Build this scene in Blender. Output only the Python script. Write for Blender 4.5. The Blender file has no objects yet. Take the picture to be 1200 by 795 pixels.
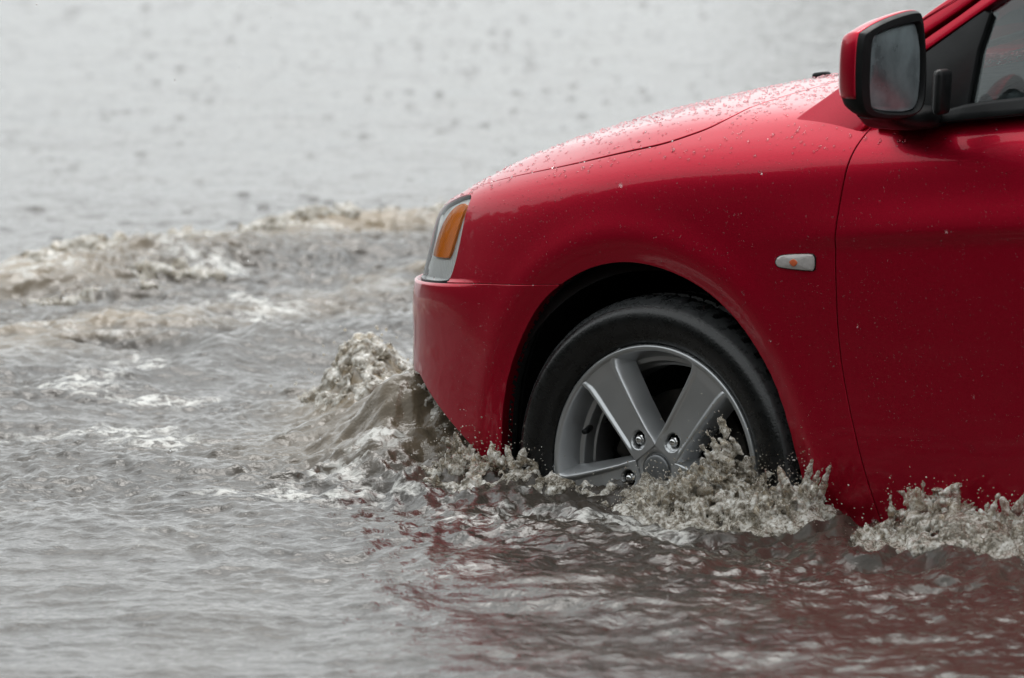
import bpy, bmesh, math, random
import numpy as np
R = math.radians
rng = np.random.default_rng(11)
random.seed(5)
scn = bpy.context.scene
COL = scn.collection

# ---------------------------------------------------------------- camera
CA, CP, FPX, DIST = R(38), R(6.5), 1200*200/36., 10.1
_v = np.array([-math.sin(CA)*math.cos(CP), math.cos(CA)*math.cos(CP), -math.sin(CP)])
_r = np.array([math.cos(CA), math.sin(CA), 0.]); _u = np.cross(_r, _v)
CAM = np.array([0, .02, .075]) - (_v + _r*(767-600)/FPX - _u*(549-397.5)/FPX)*DIST
cd = bpy.data.cameras.new('camera'); cam = bpy.data.objects.new('camera', cd); COL.objects.link(cam)
from mathutils import Matrix, Vector, kdtree
cam.matrix_world = Matrix(((_r[0],_u[0],-_v[0],CAM[0]),(_r[1],_u[1],-_v[1],CAM[1]),(_r[2],_u[2],-_v[2],CAM[2]),(0,0,0,1)))
cd.lens = 200; cd.sensor_width = 36; cd.clip_start = .1; cd.clip_end = 6000
cd.dof.use_dof = True; cd.dof.focus_distance = 10.15; cd.dof.aperture_fstop = 6.3
scn.camera = cam

# ---------------------------------------------------------------- sky, sun, exposure
SUN_EL, SUN_AZ = R(58), R(-35)               # azimuth from +Y towards +X
w = bpy.data.worlds.new("World"); scn.world = w; w.use_nodes = True
nt = w.node_tree; bg = nt.nodes['Background']
sky = nt.nodes.new('ShaderNodeTexSky'); sky.sky_type = 'NISHITA'; sky.sun_disc = False
sky.sun_elevation = SUN_EL; sky.sun_rotation = SUN_AZ; sky.air_density = 1.0; sky.dust_density = 4.0; sky.ozone_density = 1.0
hs = nt.nodes.new('ShaderNodeHueSaturation'); hs.inputs['Saturation'].default_value = .10
nt.links.new(sky.outputs[0], hs.inputs['Color'])
# overcast: a plain cloud layer hides most of the clear sky
tc = nt.nodes.new('ShaderNodeTexCoord'); cn = nt.nodes.new('ShaderNodeTexNoise'); cn.inputs['Scale'].default_value = 3.5
cn.inputs['Detail'].default_value = 5
mp = nt.nodes.new('ShaderNodeMapping'); mp.inputs['Scale'].default_value = (1,1,3)
nt.links.new(tc.outputs['Generated'], mp.inputs['Vector']); nt.links.new(mp.outputs[0], cn.inputs['Vector'])
cr = nt.nodes.new('ShaderNodeValToRGB'); nt.links.new(cn.outputs['Fac'], cr.inputs[0])
cr.color_ramp.elements[0].position = .3; cr.color_ramp.elements[0].color = (6.6,7.1,7.3,1)
cr.color_ramp.elements[1].position = .7; cr.color_ramp.elements[1].color = (9.6,9.9,9.9,1)
mx = nt.nodes.new('ShaderNodeMix'); mx.data_type = 'RGBA'; mx.inputs[0].default_value = .8
nt.links.new(hs.outputs[0], mx.inputs[6]); nt.links.new(cr.outputs[0], mx.inputs[7])
sx = nt.nodes.new('ShaderNodeSeparateXYZ'); nt.links.new(tc.outputs['Generated'], sx.inputs[0])
mr_ = nt.nodes.new('ShaderNodeMapRange'); nt.links.new(sx.outputs['Z'], mr_.inputs['Value']); mr_.inputs['From Max'].default_value = .7
mr_.inputs['To Min'].default_value = .87; mr_.inputs['To Max'].default_value = 1.12       # an overcast sky is brighter overhead
vm = nt.nodes.new('ShaderNodeVectorMath'); vm.operation = 'SCALE'; nt.links.new(mx.outputs[2], vm.inputs[0]); nt.links.new(mr_.outputs[0], vm.inputs['Scale'])
nt.links.new(vm.outputs[0], bg.inputs['Color']); bg.inputs['Strength'].default_value = .11
sl = bpy.data.lights.new('sun', 'SUN'); sl.energy = .7; sl.angle = R(25); sl.color = (1,.97,.93)
so = bpy.data.objects.new('sun', sl); COL.objects.link(so)
sd = Vector((math.sin(SUN_AZ)*math.cos(SUN_EL), math.cos(SUN_AZ)*math.cos(SUN_EL), math.sin(SUN_EL)))
so.rotation_euler = sd.to_track_quat('Z', 'Y').to_euler()
vs = scn.view_settings; vs.view_transform = 'Standard'; vs.look = 'None'; vs.gamma = 1; vs.exposure = 0.60
vs.use_curve_mapping = False
scn.cycles.max_bounces = 10; scn.cycles.transmission_bounces = 8; scn.cycles.caustics_reflective = False; scn.cycles.caustics_refractive = False
scn.cycles.sample_clamp_indirect = 6

# ---------------------------------------------------------------- helpers
def link_mesh(name, V, F, mat=None, parent=None, smooth=True, normals=None):
    me = bpy.data.meshes.new(name)
    V = np.asarray(V, np.float32)
    if isinstance(F, np.ndarray):
        k = F.shape[1]; me.vertices.add(len(V)); me.vertices.foreach_set('co', V.ravel())
        me.loops.add(F.size); me.loops.foreach_set('vertex_index', F.ravel().astype(np.int32))
        me.polygons.add(len(F)); me.polygons.foreach_set('loop_start', (np.arange(len(F))*k).astype(np.int32))
        me.polygons.foreach_set('loop_total', np.full(len(F), k, np.int32)); me.update(calc_edges=True)
    else:
        me.from_pydata(V.tolist(), [], [list(map(int, f)) for f in F])
    if smooth: me.polygons.foreach_set('use_smooth', np.ones(len(me.polygons), bool))
    if normals is not None:
        me.normals_split_custom_set_from_vertices(np.asarray(normals, float).tolist())
    if mat: me.materials.append(mat)
    o = bpy.data.objects.new(name, me); COL.objects.link(o)
    if parent: o.parent = parent
    return o
def thing(name, label, cat, loc=(0,0,0), group=None, kind=None):
    o = bpy.data.objects.new(name, None); COL.objects.link(o); o.location = loc; o.empty_display_size = .2
    return tag(o, label, cat, group, kind)
def tag(o, label=None, cat=None, group=None, kind=None):
    if label: o['label'] = label
    if cat: o['category'] = cat
    if group: o['group'] = group
    if kind: o['kind'] = kind
    return o
def grid_faces(n, m, wrap=False):
    """faces of an n x m vertex grid (row-major)"""
    mm = m if wrap else m-1
    i, j = np.meshgrid(np.arange(n-1), np.arange(mm), indexing='ij'); j2 = (j+1) % m
    return np.stack([i*m+j, i*m+j2, (i+1)*m+j2, (i+1)*m+j], -1).reshape(-1, 4)
def smooth01(x, a, b):
    t = np.clip((np.asarray(x, float)-a)/(b-a), 0, 1); return t*t*(3-2*t)

def _hash(i, seed):
    i = (i.astype(np.int64) + seed*1013) & 0xffffffff
    i = ((i >> 16) ^ i)*0x45d9f3b & 0xffffffff; i = ((i >> 16) ^ i)*0x45d9f3b & 0xffffffff
    return ((i >> 16) ^ i) & 0xffffffff
def noise3(x, y, z=0., seed=0):
    """gradient noise, about -1..1"""
    x, y, z = np.broadcast_arrays(np.asarray(x, float), np.asarray(y, float), np.asarray(z, float))
    xi, yi, zi = np.floor(x).astype(np.int64), np.floor(y).astype(np.int64), np.floor(z).astype(np.int64)
    fx, fy, fz = x-xi, y-yi, z-zi
    u, v, w_ = [f*f*f*(f*(f*6-15)+10) for f in (fx, fy, fz)]
    out = 0
    for a in (0, 1):
        for b in (0, 1):
            for c in (0, 1):
                h = _hash((xi+a)*73856093 ^ (yi+b)*19349663 ^ (zi+c)*83492791, seed)
                g1 = (h & 1023)/1023.*2*np.pi; g2 = ((h >> 10) & 1023)/511.5-1; s = np.sqrt(np.maximum(0, 1-g2*g2))
                d = (fx-a)*np.cos(g1)*s + (fy-b)*np.sin(g1)*s + (fz-c)*g2
                out = out + d*(u if a else 1-u)*(v if b else 1-v)*(w_ if c else 1-w_)
    return out*1.5
def noise2(x, y, seed=0):
    x, y = np.broadcast_arrays(np.asarray(x, float), np.asarray(y, float))
    xi, yi = np.floor(x).astype(np.int64), np.floor(y).astype(np.int64)
    fx, fy = x-xi, y-yi
    u, v = [f*f*f*(f*(f*6-15)+10) for f in (fx, fy)]
    out = 0
    for a in (0, 1):
        for b in (0, 1):
            g = (_hash((xi+a)*73856093 ^ (yi+b)*19349663, seed) & 4095)/4095.*2*np.pi
            out = out + ((fx-a)*np.cos(g)+(fy-b)*np.sin(g))*(u if a else 1-u)*(v if b else 1-v)
    return out*1.5

# ---- materials
def new_mat(name):
    m = bpy.data.materials.new(name); m.use_nodes = True
    return m, m.node_tree, m.node_tree.nodes['Principled BSDF']
def setp(p, **k):
    names = dict(base='Base Color', rough='Roughness', metal='Metallic', ior='IOR', trans='Transmission Weight', coat='Coat Weight',
                 coatr='Coat Roughness', coatior='Coat IOR', spec='Specular IOR Level', sss='Subsurface Weight', sssr='Subsurface Radius', ssss='Subsurface Scale', alpha='Alpha')
    for a, b in k.items():
        if a == 'base' and len(b) == 3: b = (*b, 1)
        p.inputs[names[a]].default_value = b
def tex_noise(nt, scale, detail=4, rough=.5, vec=None, dist=0):
    n = nt.nodes.new('ShaderNodeTexNoise'); n.inputs['Scale'].default_value = scale; n.inputs['Detail'].default_value = detail
    n.inputs['Roughness'].default_value = rough; n.inputs['Distortion'].default_value = dist
    if vec is None:
        g = nt.nodes.new('ShaderNodeNewGeometry'); vec = g.outputs['Position']
    nt.links.new(vec, n.inputs['Vector']); return n.outputs['Fac']
def obj_coord(nt):
    return nt.nodes.new('ShaderNodeTexCoord').outputs['Object']
def ramp(nt, fac, stops):
    r = nt.nodes.new('ShaderNodeValToRGB'); nt.links.new(fac, r.inputs[0]); e = r.color_ramp.elements
    while len(e) < len(stops): e.new(.5)
    for q, (p_, c) in zip(e, stops):
        q.position = p_; q.color = (c, c, c, 1) if not hasattr(c, '__len__') else (*c, 1)
    return r.outputs[0]
def bump(nt, h, p, strength, dist=.002, prev=None):
    b = nt.nodes.new('ShaderNodeBump'); b.inputs['Strength'].default_value = strength; b.inputs['Distance'].default_value = dist
    nt.links.new(h, b.inputs['Height'])
    if prev: nt.links.new(prev, b.inputs['Normal'])
    if p is not None: nt.links.new(b.outputs[0], p.inputs['Normal'])
    return b.outputs[0]
def simple(name, base, rough=.5, metal=0, var=.15, scale=30, bmp=0, **k):
    m, nt_, p = new_mat(name); setp(p, rough=rough, metal=metal, **k)
    f = tex_noise(nt_, scale, 4, .6, obj_coord(nt_))
    lo = [c*(1-var) for c in base]; hi = [min(1, c*(1+var)) for c in base]
    nt_.links.new(ramp(nt_, f, [(.3, lo), (.7, hi)]), p.inputs['Base Color'])
    nt_.links.new(ramp(nt_, f, [(.3, max(0, rough*.8)), (.7, min(1, rough*1.25))]), p.inputs['Roughness'])
    if bmp: bump(nt_, tex_noise(nt_, scale*6, 3, .6, obj_coord(nt_)), p, bmp)
    return m
M = {}
def make_paint():
    m, n, p = new_mat('red_paint')
    f = tex_noise(n, 900, 2, .5, obj_coord(n))
    n.links.new(ramp(n, f, [(.3, (.42,.0010,.018)), (.75, (.62,.002,.034))]), p.inputs['Base Color'])
    setp(p, metal=.80, rough=.42, coat=1, coatr=.025, coatior=1.32, spec=.4)
    # a film of running rain and grime makes the gloss uneven
    g = tex_noise(n, 5, 5, .6, obj_coord(n), .6)
    n.links.new(ramp(n, g, [(.35, .015), (.7, .06)]), p.inputs['Coat Roughness'])
    b = tex_noise(n, 2.2, 2, .4, obj_coord(n))
    nn = bump(n, b, None, .25, .010)
    nn2 = bump(n, tex_noise(n, 160, 2, .5, obj_coord(n)), None, .05, .001, nn)
    n.links.new(nn2, p.inputs['Coat Normal'])
    return m
M['paint'] = make_paint()
M['black_plastic'] = simple('black_plastic', (.007,.0075,.008), .45, bmp=.1, spec=.22)
M['rubber'] = simple('tyre_rubber', (.006,.0063,.0066), .27, var=.3, scale=40, bmp=.25)
M['tread'] = simple('wet_tread_rubber', (.040,.042,.043), .28, var=.4, scale=60, bmp=.3)
M['alloy'] = simple('silver_alloy', (.50,.51,.52), .33, metal=.75, var=.05, scale=12)
M['alloy_dark'] = simple('silver_alloy_inner', (.22,.22,.22), .4, metal=.7, var=.3, scale=20)
M['cap'] = simple('cap_grey', (.20,.205,.21), .35, metal=.6)
M['chrome'] = simple('chrome', (.7,.7,.7), .12, metal=1, var=.05)
M['dark'] = simple('dark_void', (.006,.006,.006), .8)
M['iron'] = simple('brake_iron', (.05,.045,.04), .5, metal=.6, var=.4)
M['cloth'] = simple('seat_fabric', (.03,.03,.033), .85, scale=80)
M['mirror'] = simple('mirror_glass', (.22,.255,.27), .30, metal=.35, var=.45, scale=16, bmp=.25)
def make_glass(name, tint, ior=1.5):
    m = bpy.data.materials.new(name); m.use_nodes = True; n = m.node_tree; n.nodes.remove(n.nodes['Principled BSDF'])
    t = n.nodes.new('ShaderNodeBsdfTransparent'); t.inputs[0].default_value = (*tint, 1)
    g = n.nodes.new('ShaderNodeBsdfGlossy'); g.inputs['Roughness'].default_value = .02
    fr = n.nodes.new('ShaderNodeFresnel'); fr.inputs['IOR'].default_value = ior
    x = n.nodes.new('ShaderNodeMixShader'); n.links.new(fr.outputs[0], x.inputs[0]); n.links.new(t.outputs[0], x.inputs[1]); n.links.new(g.outputs[0], x.inputs[2])
    n.links.new(x.outputs[0], n.nodes['Material Output'].inputs['Surface']); return m
M['glass'] = make_glass('window_glass', (.68,.725,.725)); M['lens'] = make_glass('clear_lens', (.97,.98,.98), 1.14)
m_, n_, p_ = new_mat('amber_lens'); setp(p_, base=(1,.24,.006), rough=.15, coat=1, coatr=.03, spec=.5)
wv = n_.nodes.new('ShaderNodeTexWave'); wv.inputs['Scale'].default_value = 120; wv.bands_direction = 'DIAGONAL'
n_.links.new(obj_coord(n_), wv.inputs['Vector']); bump(n_, wv.outputs['Fac'], p_, .5, .002); M['amber'] = m_
m_, n_, p_ = new_mat('reflector'); setp(p_, base=(.93,.94,.93), rough=.4, metal=.05, coat=.5)
wv = n_.nodes.new('ShaderNodeTexWave'); wv.inputs['Scale'].default_value = 45; wv.bands_direction = 'X'
n_.links.new(obj_coord(n_), wv.inputs['Vector']); bump(n_, wv.outputs['Fac'], p_, .7, .004); M['reflector'] = m_
# ---------------------------------------------------------------- body shape
def bspline_eval(P, n):
    """uniform cubic B-spline with reflected ends; P (k,...) -> samples, n per span"""
    P = np.asarray(P, float); k = len(P)
    Q = np.concatenate([[2*P[0]-P[1]], P, [2*P[-1]-P[-2]]])
    s = np.linspace(0, k-1, (k-1)*n+1)
    i = np.minimum(s.astype(int), k-2); f = s-i
    b = [(1-f)**3/6, (3*f**3-6*f**2+4)/6, (-3*f**3+3*f**2+3*f+1)/6, f**3/6]
    sh = (-1,)+(1,)*(P.ndim-1)
    return sum(b[j].reshape(sh)*Q[i+j] for j in range(4)), s

YC = 0.88                                    # centre line of the car
# plan of the widest line, from front centre round the corner to the rear centre
PLAN = np.array([(-.86,.88),(-.855,.62),(-.83,.38),(-.752,.188),(-.608,.077),(-.437,.027),(-.24,.005),(-.08,0),(.10,0),
                 (.30,0),(.50,0),(.70,-.002),(1.0,-.005),(1.5,-.005),(2.1,.0),(2.65,.012),(3.1,.05),(3.42,.2),(3.52,.5),(3.54,.88)])
NS = len(PLAN)
def plan_normals():
    T = np.gradient(PLAN, axis=0); T /= np.linalg.norm(T, axis=1)[:,None]
    return np.stack([-T[:,1], T[:,0]], 1)       # inwards (+y on the side)
PN = plan_normals()
# heights of rows per station (z over still water).   row: (inset list, z list)
xs = PLAN[:,0]
def tab(*pairs):
    """values given at (station, value), linear between"""
    a = np.array(pairs, float); return np.interp(np.arange(NS), a[:,0], a[:,1])
ROWS = [
  (tab((0,.10),(4,.07),(8,.05),(19,.06)),            tab((0,-.10),(19,-.12))),                       # 0 sill bottom
  (tab((0,.03),(4,.022),(8,.03),(19,.03)),           tab((0,-.01),(19,-.03))),                        # 1
  (tab((0,.05),(3,.043),(4,.024),(6,0),(19,.006)),                            tab((0,.12),(19,.12))),                          # 2
  (tab((0,.042),(3,.035),(4,.018),(5,.004),(19,.0)),                              tab((0,.245),(19,.27))),                         # 3
  (tab((0,.06),(3,.055),(4,.035),(5,.008),(8,-.002),(19,.0)),  tab((0,.34),(4,.35),(8,.395),(19,.44))),         # 4
  (tab((0,.072),(3,.074),(4,.041),(6,.005),(8,.001),(19,.004)),  tab((0,.40),(3,.40),(5,.43),(8,.475),(12,.53),(19,.55))),  # 5
  (tab((0,.080),(3,.088),(4,.053),(6,.015),(8,.008),(19,.012)),  tab((0,.44),(3,.450),(5,.505),(8,.578),(10,.625),(12,.65),(19,.67))),  # 6
  (tab((0,.09),(2,.118),(4,.073),(6,.034),(8,.023),(12,.024),(19,.03)),  tab((0,.465),(3,.480),(5,.552),(7,.612),(8,.634),(10,.672),(12,.70),(19,.72))),  # 7
  (tab((0,.14),(2,.165),(4,.125),(6,.088),(8,.070),(12,.06),(19,.06)),  tab((0,.485),(3,.50),(5,.578),(7,.650),(8,.672),(10,.712),(12,.735),(19,.75))),  # 8 crest
  (tab((0,.20),(2,.22),(4,.185),(6,.145),(8,.125),(12,.09),(19,.09)),  tab((0,.505),(3,.525),(5,.606),(7,.682),(8,.706),(10,.752),(12,.765),(19,.79))),  # 9 hood edge
]
HC = tab((0,0),(19,0))
XC = np.interp(np.arange(NS), [0,1,2,3,4,5,6,7,8,9,10,11,12,19], [-.74,-.70,-.64,-.56,-.46,-.35,-.22,-.08,.06,.18,.30,.45,.9,3.4])
ZC = np.interp(XC, [-.74,-.56,-.35,-.08,.2,.45,.9,3.4], [.54,.615,.685,.745,.785,.80,.80,.81])
def body_cage():
    R = []
    for e, z in ROWS:
        xy = PLAN + PN*e[:,None]
        R.append(np.column_stack([xy, z]))
    edge = R[-1]
    C = np.column_stack([XC, np.full(NS, YC), ZC])
    for f in (.16,.36,.6,.8,1.0):
        q = edge*(1-f)+C*f
        # crown: height follows a rounded profile instead of the straight line
        q[:,2] = edge[:,2] + (C[:,2]-edge[:,2])*np.sin(f*math.pi/2)**.9 + 0
        R.append(q)
    return np.array(R)                          # (rows, stations, 3)
def body_surface(nt=8, ns=12):
    cage = body_cage()
    A, t = bspline_eval(cage, nt)
    B, s = bspline_eval(A.transpose(1,0,2), ns)
    return B.transpose(1,0,2).copy(), t, s      # (T,S,3)
# ---------------------------------------------------------------- cut the body surface into panels
def sdist(px, py, poly, closed=True):
    """distance to a polyline; negative inside when closed"""
    P = np.asarray(poly, float); A = P; B = np.roll(P, -1, 0)
    if not closed: A, B = P[:-1], P[1:]
    best = np.full(px.shape, 1e9); ins = np.zeros(px.shape, bool)
    for a, b in zip(A, B):
        d = b-a; t = np.clip(((px-a[0])*d[0]+(py-a[1])*d[1])/(d@d+1e-12), 0, 1)
        best = np.minimum(best, np.hypot(px-a[0]-t*d[0], py-a[1]-t*d[1]))
        if closed:
            c = ((a[1] > py) != (b[1] > py)) & (px < (b[0]-a[0])*(py-a[1])/(b[1]-a[1]+1e-15)+a[0]); ins ^= c
    return np.where(ins, -best, best) if closed else best
def catmull(P, n=8, closed=False):
    P = np.asarray(P, float); k = len(P)
    if closed: Q = np.concatenate([P[-1:], P, P[:2]]); m = k
    else: Q = np.concatenate([[2*P[0]-P[1]], P, [2*P[-1]-P[-2]]]); m = k-1
    out = []
    for i in range(m):
        p0, p1, p2, p3 = Q[i:i+4]
        for t in np.linspace(0, 1, n, endpoint=False):
            out.append(.5*((2*p1)+(-p0+p2)*t+(2*p0-5*p1+4*p2-p3)*t*t+(-p0+3*p1-3*p2+p3)*t**3))
    if not closed: out.append(P[-1])
    return np.array(out)

ARCH = catmull([(-.372,-.15),(-.374,0),(-.366,.09),(-.350,.186),(-.318,.268),(-.268,.345),(-.208,.393),(-.132,.428),(-.05,.441),(.035,.431),
                (.117,.401),(.186,.352),(.243,.285),(.279,.22),(.306,.14),(.326,.05),(.338,-.06),(.342,-.15)], 6)
REAR_X = 2.64
ARCH2 = np.column_stack([REAR_X + ARCH[:,0]*.97, ARCH[:,1]])
ZD = [-.15,.018,.137,.294,.435,.523,.634,.70,.74,.8]
XD = [.53,.486,.452,.414,.402,.401,.414,.432,.452,.50]
def xdoor(z): return np.interp(z, ZD, XD)
_dc = catmull(np.column_stack([ZD, XD]), 8)
def xdoor(z): return np.interp(z, _dc[:,0], _dc[:,1])
def zbelt(x): return np.interp(x, [.40,.52,.588,.75,1.0,1.5,2.5,3.4], [.700,.706,.713,.735,.765,.79,.80,.80])
def zcrease(x): return np.interp(x, [.1,.4,.783,1.5,3.4], [.485,.512,.548,.585,.62])
TG = catmull([(2.6,7.2),(3.4,7.25),(4.4,7.35),(5.3,7.45),(6.3,7.55),(7.0,7.68),(7.33,7.8),(7.58,8.05),(7.8,8.4),(7.93,8.95),(7.95,9.5),(7.99,10.2),(8.06,11),(8.12,12.2),(8.16,15)], 6)
def tgap(s): return np.interp(s, TG[:,0], np.maximum.accumulate(TG[:,1]), left=7.2, right=30)
HEAD = catmull([(4.62,6.75),(4.64,6.3),(4.62,5.3),(4.52,4.42),(4.30,4.27),(3.2,4.27),(2.0,4.3),(1.55,4.6),(1.5,5.3),(2.0,6.1),(2.9,6.62),(3.9,6.88),(4.45,6.95)], 5, True)

NT, NSN = 14, 14
S_, tv, sv = body_surface(NT, NSN)
X, Y, Z = S_[...,0], S_[...,1], S_[...,2]
tt, ss = np.meshgrid(tv, sv, indexing='ij')
def shape_details(S_):
    X, Y, Z = S_[...,0], S_[...,1], S_[...,2]
    side = smooth01(ss, 4.4, 5.4)*(1-smooth01(ss, 15.5, 16.5))*(1-smooth01(tt, 6, 7.5))
    dy = 0
    for A_ in (ARCH, ARCH2):
        dA = sdist(X, Z, A_)                                   # closed below by its own chord
        dA = np.where(dA > 0, dA, 0)
        lip = np.clip(1-dA/.040, 0, 1)
        dy = dy + .012*lip**1.5 - .0028*np.exp(-((dA-.050)/.03)**2)
    zc = Z-zcrease(X); fade = smooth01(X, .16, .60)*(1-smooth01(X, 3.0, 3.3))
    dy = dy - fade*.0075*np.where(zc > 0, np.exp(-(zc/.050)**2), np.exp(-(zc/.013)**2))
    S_[...,1] += dy*side
    # the bumper stands proud of the lamp above it
    n = np.stack([np.interp(ss, np.arange(NS), PN[:,0]), np.interp(ss, np.arange(NS), PN[:,1])], -1)
    k = .014*smooth01(tt, 2.9, 4.1)*(1-smooth01(ss, 4.1, 5.2))*(tt < 4.24)
    S_[...,:2] -= n*k[...,None]
    return S_
def grid_normals(S_):
    du = np.gradient(S_, axis=0); dv = np.gradient(S_, axis=1); n = np.cross(dv, du)
    l = np.linalg.norm(n, axis=-1, keepdims=True); n = n/np.maximum(l, 1e-9)
    return n
# insert a double row at the bumper seam so that the step is a clean ledge: details are worked out per panel group
S_ = shape_details(S_)
X, Y, Z = S_[...,0], S_[...,1], S_[...,2]
Nn = grid_normals(S_)
_c = np.array([1.3, YC, .2]); flip = np.sign(((S_-_c)*Nn).sum(-1).mean()); Nn *= flip
# smooth normals across the seam row come from each side separately
BASE = np.concatenate([S_.reshape(-1,3), Nn.reshape(-1,3), tt.reshape(-1,1), ss.reshape(-1,1)], 1)   # x y z nx ny nz t s
QUADS = grid_faces(len(tv), len(sv))
if flip < 0: QUADS = QUADS[:, ::-1]

def clip(V, F, f):
    """keep the side f>0; V (n,k) attributes, F list of loops"""
    fv = f(V); keep = fv > 0
    out = []; new = []; cache = {}; n0 = len(V)
    for p in F:
        k = [keep[i] for i in p]
        if all(k): out.append(p); continue
        if not any(k): continue
        q = []
        for a in range(len(p)):
            i, j = p[a], p[(a+1) % len(p)]
            if keep[i]: q.append(i)
            if keep[i] != keep[j]:
                key = (i, j) if i < j else (j, i)
                if key not in cache:
                    # one secant refinement so curved boundaries stay true
                    a_, b_ = key; w_ = fv[a_]/(fv[a_]-fv[b_]); P = V[a_]*(1-w_)+V[b_]*w_
                    fm = f(P[None])[0]
                    if abs(fm) > 1e-5:
                        if (fm > 0) == (fv[a_] > 0): w2 = w_+(1-w_)*fm/(fm-fv[b_])
                        else: w2 = w_*fv[a_]/(fv[a_]-fm)
                        P = V[a_]*(1-w2)+V[b_]*w2
                    cache[key] = n0+len(new); new.append(P)
                q.append(cache[key])
        if len(q) > 2: out.append(q)
    V2 = np.concatenate([V, np.array(new)]) if new else V
    return V2, out
def compact(V, F):
    used = sorted({i for p in F for i in p}); m = {i: k for k, i in enumerate(used)}
    return V[used], [[m[i] for i in p] for p in F]
def panel_data(tests, sub=None):
    F = [list(q) for q in QUADS]; V = BASE
    if sub is not None:
        ok = sub(V); F = [q for q in F if ok[q].any()]
    for f in tests: V, F = clip(V, F, f)
    return compact(V, F)
def flange(V, F, depth=.014, rnd=.0015, drop=None):
    """turn the free edges of a panel inwards with a small radius"""
    P, N = V[:,:3], V[:,3:6]
    cnt = {}
    for p in F:
        for a in range(len(p)):
            i, j = p[a], p[(a+1) % len(p)]; cnt[(i, j)] = 1
    be = [(i, j) for (i, j) in cnt if (j, i) not in cnt]
    out = np.zeros_like(P)
    for i, j in be:
        e = P[j]-P[i]; l = np.linalg.norm(e)
        if l < 1e-9: continue
        o = np.cross(e/l, (N[i]+N[j])/2)*min(l, .02); out[i] += o; out[j] += o
    bv = sorted({i for e in be for i in e}); l = np.linalg.norm(out[bv], axis=1, keepdims=True); o = out[bv]/np.maximum(l, 1e-9)
    n = N[bv]; n = n/np.linalg.norm(n, axis=1, keepdims=True); nv = len(P); k = len(bv); ix = {v: a for a, v in enumerate(bv)}
    r1 = P[bv]+o*rnd*.7-n*rnd*.35; r2 = P[bv]+o*rnd-n*rnd; r3 = P[bv]+o*rnd-n*depth
    PP = np.concatenate([P, r1, r2, r3]); NN = np.concatenate([N, n*.75+o*.66, o, o])
    FF = list(F)
    for i, j in be:
        a, b = ix[i], ix[j]
        FF.append([j, i, nv+a, nv+b]); FF.append([nv+b, nv+a, nv+k+a, nv+k+b]); FF.append([nv+k+b, nv+k+a, nv+2*k+a, nv+2*k+b])
    return PP, NN, FF
def mirror(P, N, F):
    P2 = P.copy(); P2[:,1] = 2*YC-P2[:,1]; N2 = N.copy(); N2[:,1] *= -1
    return P2, N2, [f[::-1] for f in F]
def add_panel(name, tests, parent, mat, sub=None, both=False, twin=True, depth=.014, move=0, label=None):
    V, F = panel_data(tests, sub)
    if move:
        V = V.copy(); V[:,:3] -= V[:,3:6]*move
    P, N, F = flange(V, F, depth)
    A = (P, N, F); B = mirror(*A); res = []
    if both:
        P = np.concatenate([A[0], B[0]]); N = np.concatenate([A[1], B[1]]); F = A[2]+[[i+len(A[0]) for i in f] for f in B[2]]
        res.append(link_mesh(name, P, F, mat, parent, True, N))
    else:
        res.append(link_mesh(name, *(A[0], A[2]), mat, parent, True, A[1]))
        if twin: res.append(link_mesh(name, *(B[0], B[2]), mat, parent, True, B[1]))
    return res
G = .0027                                            # half a shut line
fx = lambda f: (lambda V: f(V[:,0], V[:,2], V[:,6], V[:,7]))
def arch_f(A_): return fx(lambda x, z, t, s: sdist(x, z, A_) - 0)
door_behind = fx(lambda x, z, t, s: x-xdoor(z)-G); door_front = fx(lambda x, z, t, s: xdoor(z)-x-G)
head_out = fx(lambda x, z, t, s: sdist(s*.15, t*.075, HEAD*[.15,.075])-.0025)
head_in = fx(lambda x, z, t, s: -sdist(s*.15, t*.075, HEAD*[.15,.075]))
over_seam = fx(lambda x, z, t, s: np.where(x < 0, (t-4.255)*.075-.0008, 1)); under_seam = fx(lambda x, z, t, s: (4.235-t)*.075-.0008)
TGM = TG*[.16,.055]
def hood_sd(s, t): return np.sign(t-tgap(s))*sdist(s*.16, t*.055, TGM, False)
hood_in = fx(lambda x, z, t, s: hood_sd(s, t)-.0016-.0026*smooth01(s,4.5,7.4)); hood_out = fx(lambda x, z, t, s: -hood_sd(s, t)-.0016-.0010*smooth01(s,4.5,7.4))
below_belt = fx(lambda x, z, t, s: np.where(x > .40, zbelt(x)-z, 1))
XB, XR = 1.56, 2.46                                  # rear shut lines of the two doors

car = thing('car', 'red hatchback driving through the flood, water up to its wheel hubs', 'car')
paint = M['paint']
add_panel('fender', [over_seam, hood_out, head_out, door_front, arch_f(ARCH), below_belt, fx(lambda x,z,t,s: .30+ (12-t)*0 - np.where(t > 9.6, x, -9)), fx(lambda x,z,t,s: s-1.0)],
          car, paint, lambda V: (V[:,7] < 10.6), depth=.034)
add_panel('hood', [hood_in, fx(lambda x,z,t,s: 8.1-s)], car, paint, lambda V: V[:,7] < 9, both=True)
chin = lambda x, z, t, s: z-np.where(x < -.36, .184-(np.maximum(x, -.62)+.61)*.613, .03+(x+.36)*0)+np.where(s < 4.2, 0, 0)
add_panel('front_bumper', [under_seam, fx(lambda x,z,t,s: .1-x), arch_f(ARCH), fx(lambda x,z,t,s: np.where(x < -.2, chin(x,z,t,s), -1)*.8)], car, paint, lambda V: V[:,7] < 7.5, both=True, depth=.034)
doors = add_panel('front_door', [door_behind, below_belt, fx(lambda x,z,t,s: XB-x-G), fx(lambda x,z,t,s: 9.5-t)], car, paint, lambda V: (V[:,7] > 8.5) & (V[:,7] < 14.5))
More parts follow.
